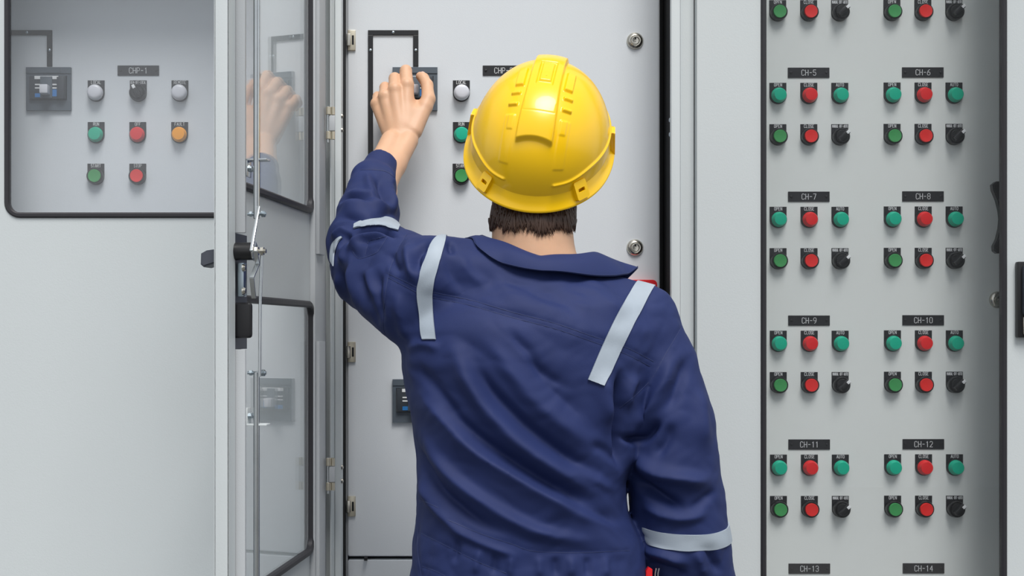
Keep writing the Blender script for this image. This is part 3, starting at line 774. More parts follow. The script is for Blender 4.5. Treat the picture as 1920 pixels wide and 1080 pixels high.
# left forearm and hand gripping the toggle
def Wd(px, py, y): return W(px, py, y)
B_.chain([(W(698, 345, -.085), .0235), (W(717, 303, -.045), .0205), (W(733, 264, -.012), .0180)], k=.012)
B_.chain([(W(718, 352, -.085), .0225), (W(738, 309, -.042), .0205), (W(765, 264, -.006), .0178)], k=.012)
K = {'i': W(763, 160, .026), 'm': W(740, 168, .020), 'r': W(721, 181, .024), 'p': W(706, 195, .034)}
wb = {'i': W(762, 254, .000), 'm': W(752, 258, -.003), 'r': W(743, 258, .0), 'p': W(733, 252, .010)}
for f_ in 'imrp':
    rr = {'i': .0125, 'm': .0125, 'r': .0118, 'p': .0110}[f_]
    B_.cone(wb[f_], .0150, K[f_], rr*.97, k=.0075)
B_.cone(W(756, 235, .012), .017, W(742, 190, .042), .014, k=.015)                     # palm depth
B_.cone(W(770, 240, .006), .015, W(780, 215, .016), .016, k=.014)
B_.cone(W(764, 216, .018), .014, W(785, 200, .030), .012, k=.016)                      # web
for f_, (a, b, c, r0) in {
    'i': (W(761, 133, .046), W(763, 143, .072), W(768, 158, .083), .0105),
    'm': (W(740, 147, .048), W(744, 156, .074), W(752, 168, .086), .0102),
    'r': (W(722, 164, .052), W(727, 172, .076), W(736, 182, .088), .0096),
    'p': (W(708, 181, .060), W(714, 188, .080), W(724, 196, .090), .0086)}.items():
    B_.chain([(K[f_], r0*1.10), (a, r0*1.02), (b, r0*.93), (c, r0*.82)], k=.0035)
    B_.ell(K[f_]+Vector((0, -.004, .001)), (.0088, .009, .0088), k=.008)
# thumb
B_.chain([(W(776, 246, .0), .0150), (W(797, 200, .020), .0130), (W(803, 186, .026), .0122), (W(801, 160, .044), .0103), (W(794, 147, .055), .0094), (W(788, 143, .062), .0080)], k=.006)
# relaxed right hand below the frame
for dx, ln in ((-.024, .075), (-.008, .085), (.008, .082), (.024, .066)):
    p0 = W(1302, 1235, -.32)+Vector((dx*.4, dx, 0)); B_.cone(W(1300, 1170, -.33), .020, p0, .012, k=.012)
    B_.chain([(p0, .0095), (p0+Vector((-.012, 0, -ln*.45)), .0085), (p0+Vector((-.032, 0, -ln*.8)), .0075)], k=.004)
B_.chain([(W(1298, 1185, -.31), .014), (W(1288, 1225, -.285), .012), (W(1276, 1255, -.28), .010)], k=.006)
V, Fc = B_.mesh(); V = smooth_v(V, Fc, 2, .4)
# knuckle creases and tendons
body = np_obj('body', V, Fc, [M['skin']], person)
del B_
# thumb nail
m = MB(); m.lathe([(.0003, .0011), (.0035, .0009), (.0052, .0002), (.0056, -.0010)], 16, 0)
nl = m.build('thumb_nail', M['nail'], person, smooth=3)
nl.matrix_basis = Matrix.Translation(W(793, 139, .0535)-Vector(person.location)) @ Matrix.Rotation(math.radians(-25), 4, 'Y') @ Matrix.Rotation(math.radians(65), 4, 'X') @ Matrix.Diagonal((.85, 1.15, 1, 1))

# --- coverall
Cf = Field(axis(-.24, .56, .0045, [(-.14, .34, .0036)]), axis(-.62, .0, .0045), axis(.08, 1.68, .009, [(ZZ(1110, SH), ZZ(285, -.03), .0036)]))
Cf.slices([row(535, 850, 1150, SH, .075), row(575, 790, 1210, SH, .105), row(620, 752, 1238, SH, .118), row(680, 752, 1225, SH, .124), row(740, 761, 1210, SH, .124), row(800, 773, 1198, SH, .122), row(850, 779, 1190, SH, .120),
           row(900, 781, 1170, SH, .120), row(960, 780, 1176, SH+.003, .122), row(1010, 775, 1200, SH+.005, .125), row(1080, 769, 1212, SH+.008, .130), row(1180, 765, 1222, SH+.01, .13), row(1260, 775, 1215, SH+.01, .12)], k=.03, n=2.25)
Cf.chain([(W(1000, 545, SH), .066), (W(1198, 604, SH), .053), (W(1232, 690, -.385), .058)], k=.022)
Cf.chain([(W(1232, 690, -.385), .058), (W(1254, 800, -.385), .0665), (W(1258, 850, -.385), .0665), (W(1268, 930, -.380), .0680), (W(1279, 1015, -.375), .0675), (W(1299, 1090, -.365), .0610), (W(1312, 1180, -.35), .042)], k=.005)
Cf.chain([(W(1020, 545, SH), .066), (W(815, 520, -.40), .056), (W(745, 505, -.31), .055), (W(682, 460, -.20), .0535)], k=.028)
Cf.chain([(W(765, 565, -.385), .060), (W(700, 505, -.26), .060), (W(680, 465, -.20), .053)], k=.03)
Cf.chain([(W(681, 450, -.20), .0545), (W(690, 400, -.15), .048), (W(698, 345, -.10), .036), (W(718, 302, -.05), .0275)], k=.02)
Cf.cone(W(718, 302, -.05), .0275, W(737, 268, -.020), .0275, k=.004)
ca, cb_ = W(705, 335, -.09), W(730, 285, -.034); Cf.cut(W(720, 309, -.050), cb_-ca, .05)
for sx in (-1, 1):
    hx_ = XX(1000, SH)+sx*.085
    Cf.chain([((hx_, SH+.01, hipz), .108), ((hx_+sx*.02, SH+.01, .50), .085), ((hx_+sx*.03, SH, .14), .072)], k=.04)
# neck opening and wrist openings
nk = [(W(1000, 440, -.372), .0), (W(1003, 492, -.372), .0)]
Cf.ell(W(1000, 458, -.372), (.070, .074, .050), k=.012, op=-1)
V, Fc = Cf.mesh(); del Cf
V = smooth_v(V, Fc, 4, .5)
CV_base = V.copy()
# folds: (polyline in the photo frame, amplitude mm, half-width px on one side, other side, region)
def proj(V):
    d = V[:, 1]-CY; return np.stack([PX+F*V[:, 0]/d, PY-F*(V[:, 2]-CZ)/d], 1)
def polydist(P, L):
    best = np.full(len(P), 1e9); sgn = np.zeros(len(P)); tt = np.zeros(len(P)); tot = 0
    L = np.array(L, float); seg = np.linalg.norm(np.diff(L, axis=0), axis=1); T = seg.sum()
    for a, b, sl in zip(L[:-1], L[1:], seg):
        d = (b-a)/sl; q = P-a; t = np.clip(q @ d, 0, sl); r = q-t[:, None]*d; dist = np.linalg.norm(r, axis=1); cr_ = d[0]*q[:, 1]-d[1]*q[:, 0]
        m_ = dist < best; best[m_] = dist[m_]; sgn[m_] = np.sign(cr_[m_]); tt[m_] = (tot+t[m_])/T; tot += sl
    return best, sgn, tt
def spl(L, n=6):
    L = [np.array(p, float) for p in L]; L = [2*L[0]-L[1]]+L+[2*L[-1]-L[-2]]; o = []
    for i in range(1, len(L)-2):
        for j in range(n):
            t = j/n; p0, p1, p2, p3 = L[i-1:i+3]
            o.append(.5*(2*p1+(p2-p0)*t+(2*p0-5*p1+4*p2-p3)*t*t+(3*p1-p0-3*p2+p3)*t**3))
    o.append(L[-2]); return o
FOLDS = [   # polyline (photo frame), height in mm, half-widths either side in px, profile
 # long drapes across the back
 ([(833,613),(860,670),(892,734),(930,785),(975,830),(1060,890),(1150,940)], 15.6, 22, 24, 'g'),
 ([(867,638),(890,690),(917,734),(960,780),(1008,822),(1080,870),(1150,905)], -14.3, 16, 18, 'g'),
 ([(890,620),(930,660),(960,700),(1000,750),(1060,800),(1130,850)], 9.1, 20, 22, 'g'),
 ([(940,600),(970,640),(992,663),(1005,690),(1040,715),(1085,732)], -5.2, 8, 12, 'g'),
 ([(992,663),(1012,705),(1045,740),(1100,790)], -6.5, 9, 18, 'r'),
 ([(767,713),(796,747),(850,797),(900,845),(980,900),(1080,955),(1185,1000)], 20.8, 24, 12, 'r'),
 ([(790,722),(830,762),(880,812),(950,862),(1040,915),(1140,960)], -15.6, 14, 18, 'g'),
 ([(755,680),(790,700),(830,745),(870,790)], -6.5, 12, 14, 'g'),
 ([(782,775),(800,830),(850,895),(930,955),(1020,1000),(1140,1020)], 14.3, 18, 14, 'g'),
 ([(776,800),(790,860),(830,925),(900,980),(960,1005)], -11.7, 11, 14, 'g'),
 ([(778,870),(800,930),(850,985),(900,1010)], 9.1, 11, 12, 'g'),
 ([(1040,930),(1100,960),(1170,985)], -7.8, 10, 16, 'g'),
 ([(1165,880),(1140,850),(1100,830)], -5.2, 12, 10, 'g'), ([(1160,930),(1120,900),(1060,870)], 5.2, 12, 12, 'g'),
 ([(830,985),(900,1018),(985,1048)], 6.5, 8, 8, 'g'),
 ([(1010,1040),(1013,1085)], 5.2, 9, 9, 'g'), ([(1040,1042),(1043,1085)], -5.2, 8, 8, 'g'), ([(1070,1040),(1072,1085)], 5.2, 9, 9, 'g'), ([(1100,1042),(1102,1085)], -5.2, 7, 9, 'g'), ([(1135,1040),(1136,1085)], 5.2, 9, 9, 'g'),
 ([(900,1025),(890,1080)], 5.2, 8, 8, 'g'), ([(930,1035),(925,1082)], -5.2, 8, 8, 'g'), ([(960,1040),(955,1084)], 5.2, 8, 8, 'g'), ([(862,1005),(850,1060)], -5.2, 7, 8, 'g'),
 ([(1110,690),(1130,750),(1145,820)], 6.5, 20, 18, 'g'),
 # yoke and shoulders
 ([(835,470),(850,520),(880,548)], -5.2, 12, 16, 'g'), ([(860,470),(880,510),(920,545)], 3.9, 12, 12, 'g'),
 ([(920,520),(960,550),(1010,560)], 3.9, 18, 18, 'g'), ([(1000,530),(1050,560),(1100,590)], -3.9, 18, 18, 'g'),
 ([(1080,520),(1140,560),(1180,600)], 5.2, 20, 20, 'g'),
 ([(812,448),(792,462),(780,480),(781,500),(788,515)], -11.7, 8, 9, 'g'), ([(775,448),(765,470),(770,505),(782,530)], 7.8, 11, 8, 'g'),
 ([(838,452),(845,462),(848,478)], -7.8, 6, 7, 'g'),
 # armpit pocket and bulge
 ([(1178,698),(1163,703),(1159,740),(1158,790),(1160,830),(1165,890)], -23.4, 7, 11, 'g'),
 ([(1200,700),(1180,730),(1174,770)], 9.1, 12, 10, 'g'),
 ([(1140,690),(1138,740),(1140,800)], 7.8, 14, 10, 'g'),
 # right sleeve
 ([(1267,655),(1245,710),(1217,767),(1190,798),(1170,806)], 13, 17, 20, 'g'),
 ([(1296,660),(1272,720),(1245,780)], -9.1, 15, 15, 'g'),
 ([(1165,812),(1180,824),(1205,824),(1225,806),(1240,785)], -16.9, 7, 10, 'g'),
 ([(1310,720),(1318,780),(1322,850)], 7.8, 16, 14, 'g'),
 ([(1222,860),(1250,830),(1262,790)], -7.8, 12, 12, 'g'),
 ([(1172,850),(1200,868),(1230,885),(1275,895),(1315,900),(1340,880)], 16.9, 18, 16, 'g'),
 ([(1180,895),(1205,915),(1233,932),(1262,946),(1290,958)], -19.5, 8, 15, 'g'),
 ([(1195,940),(1240,965),(1290,972),(1335,955)], 9.1, 11, 12, 'g'),
 ([(1290,958),(1318,940),(1345,915)], -6.5, 9, 10, 'g'),
 ([(1198,1030),(1240,1040),(1295,1060)], 11.7, 10, 10, 'g'), ([(1205,1052),(1245,1068),(1290,1078)], -10.4, 8, 9, 'g'),
 ([(1325,1012),(1335,1045),(1352,1080)], -9.1, 8, 9, 'g'), ([(1305,1030),(1315,1060),(1325,1085)], 6.5, 8, 8, 'g'),
 # raised left sleeve
 ([(618,420),(645,405),(690,408),(735,402),(752,415)], -11.6, 6, 8, 'g'),
 ([(622,396),(650,386),(700,383),(745,400)], 11.6, 10, 9, 'g'),
 ([(660,440),(690,428),(725,428),(755,440)], 8.7, 7, 6, 'g'),
 ([(658,462),(668,446),(690,436),(720,438),(750,446)], -17.4, 5, 7, 'g'),
 ([(655,482),(660,466),(680,452),(710,446),(745,446)], 15.95, 8, 6, 'r'),
 ([(670,462),(695,455),(730,450)], -7.25, 5, 7, 'g'),
 ([(622,452),(640,436),(660,430)], 11.6, 8, 7, 'g'), ([(640,470),(648,450),(660,438)], -13.05, 6, 7, 'g'),
 ([(640,500),(645,470),(655,450)], 8.7, 8, 7, 'g'),
 ([(657,470),(661,500),(668,540),(682,590),(700,625)], 14.5, 9, 12, 'r'),
 ([(680,505),(685,545),(698,590),(715,625)], -8.7, 8, 10, 'g'),
 ([(642,500),(645,540),(662,585)], -10.15, 8, 9, 'g'),
 ([(630,505),(636,545),(655,585)], 7.25, 7, 8, 'g'),
 ([(720,300),(730,335),(736,370),(744,408)], 10.15, 7, 9, 'g'), ([(705,330),(716,355),(728,388)], -11.6, 7, 8, 'g'),
 ([(690,318),(692,345),(705,378)], 7.25, 8, 8, 'g'),
 ([(645,365),(680,362),(712,378)], 7.25, 8, 7, 'g'), ([(632,385),(665,372),(705,388)], -8.7, 7, 7, 'g'),
 ([(712,500),(706,550),(716,610)], -8.7, 9, 9, 'g'), ([(700,500),(690,520),(698,560)], 5.8, 8, 8, 'g'),
 ([(745,540),(748,590),(765,650)], 5.8, 12, 12, 'g'), ([(760,660),(790,645),(830,655)], 5.8, 10, 10, 'g'),
 ([(728,470),(740,500),(752,515)], -7.25, 8, 10, 'g'),
]
SEAMS = [
 [(726,512),(760,528),(800,545),(880,562),(960,585),(1040,606),(1110,630),(1175,652),(1226,678)],
 [(727,520),(760,537),(800,555),(880,572),(960,595),(1040,616),(1110,640),(1170,662),(1219,687)],
 [(762,440),(745,470),(730,510),(722,560),(718,610),(728,645)],
 [(1276,616),(1250,660),(1225,705),(1195,738),(1162,765)],
 [(675,318),(700,318),(725,322),(742,334)],
 [(661,471),(667,480),(674,485),(683,483),(692,480),(700,477),(708,472),(718,458),(726,445)],
 [(685,478),(688,465),(692,452),(708,447),(724,443)],
 [(840,975),(900,1000),(960,1020),(1000,1033),(1080,1036),(1180,1032)],
 [(790,1000),(840,1025),(900,1055),(950,1075)],
 [(786,938),(800,942),(822,952)],
 [(1032,503),(1033,516)],
 [(785,985),(783,1030),(790,1080)], [(776,985),(772,1030),(771,1080)], [(792,1062),(815,1070),(835,1080)],
]
NV = normals(V, Fc)
view = V-np.array([0, CY, CZ]); view /= np.linalg.norm(view, axis=1)[:, None]
face = np.clip(-(NV*view).sum(1)*2.2+.15, 0, 1)
P = proj(V)
disp = np.zeros(len(V))
for L, amp, w1, w2, sh in FOLDS:
    L = spl(L); d, sg, t = polydist(P, L)
    ww = np.where(sg > 0, w1, w2)
    e = np.clip(np.minimum(t, 1-t)*3.2, 0, 1); e = e*e*(3-2*e)
    x = d/ww
    pr = np.exp(-x*x*1.5) if sh == 'g' else np.exp(-x*1.6)*(1+x*.9)
    disp += amp*.001*pr*e
# gentle random crumple everywhere
def vnoise(P3, sc, seed):
    r = np.random.RandomState(seed); out = np.zeros(len(P3))
    for _ in range(10):
        dirn = r.normal(size=3)*sc; out += np.sin(P3 @ dirn+r.uniform(0, 6.28))
    return out/10
G3 = np.stack([(V[:, 0]-V[:, 2])*.38, V[:, 1], (V[:, 0]+V[:, 2])*.9], 1)
cr1 = np.abs(vnoise(G3, 42, 3))-.2; cr2 = np.abs(vnoise(V+.02*np.sin(V[:, [1, 2, 0]]*40), 85, 5))-.2
cuffm = np.clip((np.linalg.norm(V-np.array(W(722, 301, -.044)), axis=1)-.030)/.03, 0, 1)
V = V+NV*(cuffm*((disp*face)+cr1*.0065+cr2*.0024))[:, None]
V = smooth_v(V, Fc, 1, .35)
# seams pressed in
NV = normals(V, Fc); P = proj(V); seamd = np.zeros(len(V))
for L in SEAMS:
    d, sg, t = polydist(P, spl(L)); seamd -= .0011*np.exp(-(d/3.2)**2)
V = V+NV*(seamd*np.clip(face*1.5, 0, 1))[:, None]
cov = np_obj('coverall', V, Fc, [M['navy']], person)
md = cov.modifiers.new('sub', 'SUBSURF'); md.levels = 1; md.render_levels = 1
tr = BVHTree.FromPolygons([tuple(v) for v in V], [tuple(int(i) for i in f) for f in Fc])
CAMP = Vector((0, CY, CZ))
def hit(px, py, off=.0020):
    d = (W(px, py, 0)-CAMP).normalized(); h = tr.ray_cast(CAMP, d)
    if h[0] is None: return None
    n = h[1] if h[1].dot(d) < 0 else -h[1]
    return h[0]+n*off, n
def ribbon(name, rows, mt, parent, off=.0012, th=.0014, closed=False):
    """rows of surface points (each row a list across the ribbon) -> thin solid strip lying on the cloth"""
    v = []; f = []; n = len(rows[0]); R_ = len(rows)
    if mt is M['tape']:
        cl_ = False
        for _ in range(4):
            old = [[p.copy() for p, q_ in r] for r in rows]
            for i in range(R_):
                a_, b_ = (i-1, (i+1) % R_) if cl_ else (i-1, i+1)
                if not cl_ and i in (0, R_-1): continue
                for j in range(n): rows[i][j] = ((old[a_][j]+old[b_][j]+old[i][j]*2)/4, rows[i][j][1])
    for r in rows:
        for p, nn in r: v.append(p+nn*th)
    for r in rows:
        for p, nn in r: v.append(p-nn*.0008)
    o2 = n*R_
    for i in range(R_-1):
        for j in range(n-1):
            a = i*n+j; f.append((a, a+1, a+n+1, a+n)); f.append((a+o2, a+n+o2, a+n+1+o2, a+1+o2))
    for i in range(R_-1):
        for a, b in ((i*n, (i+1)*n), ((i+1)*n+n-1, i*n+n-1)): f.append((a, b, b+o2, a+o2))
    for a in range(n-1): f.append((a+1, a, a+o2, a+1+o2)); b = (R_-1)*n+a; f.append((b, b+1, b+1+o2, b+o2))
    m = MB(); m.add(v, f); return m.build(name, mt, parent, smooth=.9)
def tape(name, left, right, step=5, nx=9, over=True):
    """reflective strip whose two edges follow the given photo lines, then wraps over the shoulder"""
    L = spl(left, 8); R2 = spl(right, 8); n = min(len(L), len(R2)); rows = []
    def rs(Q, m_):
        Q = np.array(Q); s_ = np.r_[0, np.cumsum(np.linalg.norm(np.diff(Q, axis=0), axis=1))]; u = np.linspace(0, s_[-1], m_); return np.stack([np.interp(u, s_, Q[:, c]) for c in (0, 1)], 1)
    m_ = 44; L = rs(L, m_); R2 = rs(R2, m_)
    for a, b in zip(L, R2):
        r = []
        for j in range(nx):
            q = a+(b-a)*j/(nx-1); h = hit(q[0], q[1])
            if h is None: r = None; break
            r.append(h)
        if r: rows.append(r)
    rows = [r for i, r in enumerate(rows) if i == 0 or (r[nx//2][0]-rows[i-1][nx//2][0]).length < .05]
    if over:                                                     # continue over the top and down the front a little
        last = rows[-1]; prev = rows[-4]; add = []
        cur = [p for p, _ in last]; dr = [(p-q).normalized() for (p, _), (q, _) in zip(last, prev)]
        for s_ in range(22):
            nr = []
            for j in range(nx):
                p = cur[j]+dr[j]*.006; h = tr.find_nearest(p); n_ = h[1]
                if (p-h[0]).dot(n_) < 0 and (p-h[0]).length > .002 and False: n_ = -n_
                q = h[0]+n_*.001; dd = (q-cur[j]); dr[j] = (dd-n_*dd.dot(n_)).normalized(); nr.append((q, n_)); cur[j] = q
            add.append(nr)
        rows += add
    return ribbon(name, rows, M['tape'], cov)
tape('reflective_tape', [(793, 638), (786, 590), (782, 545), (793, 500), (812, 453)], [(818, 637), (813, 590), (811, 545), (821, 500), (833, 457)])
tape('reflective_tape', [(1102, 711), (1130, 645), (1160, 583), (1190, 534)], [(1133, 724), (1160, 662), (1191, 600), (1221, 547)])
# sleeve tapes: the band of cloth between two planes, lifted a millimetre
def band(name, p0, ax, wdt, reach, tilt=0):
    p0 = Vector(p0); ax = Vector(ax).normalized(); me = cov.data; B = bmesh.new()
    vv = np.array(V); q = (vv-np.array(p0)) @ np.array(ax); rr = np.linalg.norm((vv-np.array(p0))-q[:, None]*np.array(ax), axis=1)
    ok = (np.abs(q) < wdt) & (rr < reach); sel = ok[Fc].all(1); ids = np.unique(Fc[sel]); mp = {int(a): i for i, a in enumerate(ids)}
    nv = normals(vv, Fc)
    bv = [B.verts.new(vv[a]+nv[a]*.0013) for a in ids]
    for f in Fc[sel]:
        try: B.faces.new([bv[mp[int(a)]] for a in f])
        except ValueError: pass
    for s_ in (-1, 1):
        bmesh.ops.bisect_plane(B, geom=B.verts[:]+B.edges[:]+B.faces[:], plane_co=p0+ax*s_*wdt/2, plane_no=ax*s_, clear_outer=True)
    bmesh.ops.recalc_face_normals(B, faces=B.faces)
    m = MB(); m.bm(B); o = m.build(name, M['tape'], cov, smooth=3)
    sm = o.modifiers.new('thick', 'SOLIDIFY'); sm.thickness = .0014; sm.offset = 0
    return o
# right sleeve band
def ring(name, c, zt, zb, lift, n=72, nx=8, rmax=.09):
    rows = []
    for i in range(n+1):
        a_ = math.pi+2*math.pi*i/n; d_ = Vector((math.sin(a_), -math.cos(a_), 0)); r = []
        for j in range(nx):
            z = (zt+(zb-zt)*j/(nx-1))+lift*(1-math.cos(a_)); o_ = Vector((c.x, c.y, z)); h_ = tr.ray_cast(o_, d_)
            if h_[0] is None: r = None; break
            p = h_[0] if (h_[0]-o_).length < rmax else o_+d_*.066
            nn_ = h_[1] if h_[1].dot(d_) > 0 else -h_[1]
            if nn_.dot(d_) < .3: nn_ = d_
            r.append((p+nn_*.0012, nn_))
        if r: rows.append(r)
    return ribbon(name, rows, M['tape'], cov)
ring('reflective_tape', W(1278, 1005, -.373), ZZ(1001, -.435), ZZ(1032, -.435), .009)
# left sleeve band just above the elbow, pinched by the bend
tape('reflective_tape', [(665, 422), (674, 417.5), (685, 413.5), (706, 410), (726, 409.5), (742, 416), (749, 425)], [(664, 430), (674, 427), (692, 424), (707, 423.5), (722, 425), (736, 430), (746, 434)], over=False)
tape('reflective_tape', [(641, 444), (630, 451), (624, 462), (621.5, 478), (622, 490)], [(643, 447), (636, 454), (631, 466), (628, 480), (627, 499)], over=False)
# stitching
for i, L in enumerate(SEAMS):
    Q = spl(L, 10); rows = []
    for k_, q in enumerate(Q):
        tq = (Q[min(k_+1, len(Q)-1)]-Q[max(k_-1, 0)]); tq /= np.linalg.norm(tq); nn = np.array([-tq[1], tq[0]])
        hh = [hit(*(q+nn*s_), .0002) for s_ in (-.55, .55)]
        if None in hh: continue
        rows.append(hh)
    # split where the ribbon jumps in depth
    seg = []
    for r in rows+[None]:
        if r is None or (seg and (r[0][0]-seg[-1][0][0]).length > .03):
            if len(seg) > 2: ribbon('stitching', seg, M['thread'], cov, th=.0003)
            seg = []
        if r: seg.append(r)

# cuff band on the raised sleeve
# --- collar
def collar():
    n = 64; c = W(1002, 480, -.372); rowsv = []
    def f(ph):
        # ph 0 = back of the neck, positive towards the right shoulder
        s_, c_ = math.sin(ph), -math.cos(ph); a = abs(ph)/math.pi
        right = max(0, s_); left = max(0, -s_); back = max(0, -c_); fr = max(0, c_)
        # inner top fold line
        top = Vector((s_*(.074+.014*right), c_*.070+.003, -.004*back+.030*left+.006*right-.035*fr))
        base = Vector((s_*(.066+.012*right), c_*.066+.003, top.z-.034))
        low = Vector((s_*(.104+.030*right), c_*(.094)+.002, top.z-.023-.012*left-.016*right-.03*fr))
        mid = (top+low)/2+Vector((s_*.004, c_*.004, .008))
        # the right-hand point flips up
        
        def out(p, mn):
            q = p+c; h_ = tr.find_nearest(q)
            if h_[0] is not None and (q-h_[0]).dot(h_[1]) < mn: q = h_[0]+h_[1]*mn
            return q-c
        low = out(low, .0045); mid = out(mid, .0065)
        g_ = math.exp(-((ph-1.62)/.15)**2); low += Vector((.018*g_, -.004*g_, .016*g_))
        wv = .0008*math.sin(ph*7)
        return [base+c, (base+top)/2+c, top+c+Vector((0, 0, wv)), top+c+Vector((s_*.003, c_*.003, -.001+wv)), mid+c, low+c+Vector((0, 0, wv*1.5))]
    v = []; ff = []
    for i in range(n+1):
        ph = -2.45+4.9*i/n; v += f(ph)
    K_ = 6
    for i in range(n):
        for j in range(K_-1): a = i*K_+j; ff.append((a, a+1, a+K_+1, a+K_))
    m = MB(); m.add(v, ff); o = m.build('collar', M['navy'], person, neg(person), smooth=3)
    s1 = o.modifiers.new('thick', 'SOLIDIFY'); s1.thickness = .0026; s1.offset = 0
    s2 = o.modifiers.new('sub', 'SUBSURF'); s2.levels = 1; s2.render_levels = 2
    e = [ [v[i*K_+5] for i in range(n+1)] ]
    return o, v, K_, n
col, cvv, cK, cn = collar()
m = MB(); m.tube([cvv[i*cK+5]*.86+cvv[i*cK+4]*.14+(cvv[i*cK+5]-W(1002, 480, -.372)).normalized()*.0018 for i in range(cn+1)], .0005, seg=5)
m.build('collar_stitching', M['thread'], col, smooth=3)

# --- hair: cap plus combed locks below the rim
m = MB()
bt = BVHTree.FromPolygons([tuple(v_.co) for v_ in body.data.vertices], [tuple(p_.vertices) for p_ in body.data.polygons])
nax = W(1000, 430, -.365)
def nape(az, py, out):
    z = ZZ(py, -.44); o_ = Vector((nax.x, nax.y+(z-nax.z)*-.2, z)); d_ = Vector((math.sin(az), -math.cos(az), 0))
    h_ = bt.ray_cast(o_+d_*.25, -d_)
    return (h_[0] if h_[0] is not None else o_+d_*.06)+d_*out
rng = random.Random(5)
for i in range(900):
    az = rng.uniform(-1.7, 1.7); s0 = rng.uniform(350, 402)
    edge = 424+8*math.cos(az*2.2)+5*math.sin(az*9+1)+rng.uniform(-12, 9)
    if s0 > edge-16: continue
    s0 = max(s0, edge-46); sw = rng.uniform(-.10, .16); o0 = rng.uniform(.003, .0065)
    pts = [nape(az+sw*(j/5)**2, s0+(edge-s0)*j/5, o0*(1-.55*j/5)+.0008) for j in range(6)]
    m.tube(pts, rng.uniform(.0011, .0021), 0, 5, taper=[.8, 1, 1, .85, .6, .12])
vv = []; ff = []; na, nb = 44, 9
for j in range(nb):
    for i in range(na+1): vv.append(nape(-1.75+3.5*i/na, 345+68*j/(nb-1), .0028-.0026*(j == nb-1)))
for j in range(nb-1):
    for i in range(na): a = j*(na+1)+i; ff.append((a, a+1, a+na+2, a+na+1))
m.add(vv, ff)
m.build('hair', M['hair'], person, neg(person), smooth=3)

# --- hard hat
hat = empty('hard_hat', (0, 0, 0), None, None, None, person); 
hat.matrix_basis = Matrix.Translation(HCt-Vector(person.location)) @ Rh.to_4x4() @ Matrix.Scale(.955, 4)
def ss(x, a, b):
    t = np.clip((x-a)/(b-a), 0, 1); return t*t*(3-2*t)
def dome_pts(az, el_):
    """az from the back (-Y), positive to the right; el_ 0 at rim .. pi/2 crown"""
    a, b, h_ = .1055, .1350, .121
    ce = np.cos(el_)**.86; se = np.sin(el_)
    x = a*np.sin(az)*ce; y = -b*np.cos(az)*ce; z = h_*se**.97
    return x, y, z
na, ne = 420, 210
AZ, EL = np.meshgrid(np.linspace(-math.pi, math.pi, na+1)[:-1], np.linspace(0, math.pi/2*.9995, ne), indexing='xy')
x, y, z = dome_pts(AZ, EL)
Pd = np.stack([x, y, z], -1)
nrm = np.stack([x/.1055**2, y/.135**2, z/.121**2], -1); nrm /= np.linalg.norm(nrm, axis=-1, keepdims=True)
# raised crest running front to back, with recess, side ribs, and shoulders
arc = np.where(y < 0, np.arctan2(z, -y), math.pi-np.arctan2(z, y))       # 0 at the back rim, pi/2 crown
wc = .0255-.003*ss(arc, .75, 1.5)
crest = ss(wc-np.abs(x), -.0022, .0022)*ss(arc-(.72-.05*(x/.027)**2), -.03, .03)*ss(2.7-arc, 0, .08)
h = .0066*crest*(1-.35*ss(arc, .8, 1.1)*0)
rec = ss(.0115-np.abs(x), -.0012, .0012)*ss(arc, 1.40, 1.43)*ss(1.92-arc, 0, .03)
h -= .0034*rec
raised = ss(.0080-np.abs(x), -.0012, .0012)*ss(arc, 1.47, 1.50)*ss(1.90-arc, 0, .03); h += .0030*raised
# faint badge frame
bx_, ba0, ba1 = .022, 1.02, 1.14
bd = np.minimum(np.abs(np.abs(x)-bx_)/.0007+10*((arc < ba0) | (arc > ba1)), np.abs(arc-ba0)/.006+10*(np.abs(x) > bx_))
h -= .0005*np.exp(-bd**2)
ax_ = np.abs(x)
for a0_, a1_, w0_, w1_, hh in ((1.42, 1.80, .029, .041, .0042), (1.27, 1.315, .031, .044, .0036), (1.10, 1.145, .032, .045, .0036), (.80, .98, .033, .042, .0012), (.40, .98, .0325, .047, .0008)):
    h += hh*ss(arc, a0_-.02, a0_+.015)*ss(a1_-arc, -.015, .02)*ss(ax_, w0_-.0012, w0_+.0012)*ss(w1_-ax_, -.0012, .0012)*(1 if a0_ > .3 else (x > 0))
# gutter line round the rim, dipping towards the back
gl_ = .24-.13*np.exp(-(np.abs(np.abs(AZ)-.42)/.2)**2)*0+.10*np.sin(np.clip(np.abs(AZ), 0, 1.6))**2*0
g1 = np.exp(-((EL-(.21+.05*ss(np.abs(AZ), .5, 1.0)))/.018)**2)*ss(np.abs(AZ), .33, .36)
h += .0026*g1
Pd = Pd+nrm*h[..., None]
v = Pd.reshape(-1, 3); f = []
ii = np.arange(na); 
fa = []
for j in range(ne-1):
    a = j*na+ii; b = j*na+(ii+1) % na; fa.append(np.stack([a, b, b+na, a+na], 1))
fa = np.concatenate(fa)
dome = np_obj('dome', v, fa, [M['hat']], None); dome.parent = hat
smd = dome.modifiers.new('thick', 'SOLIDIFY'); smd.thickness = .0022; smd.offset = -1
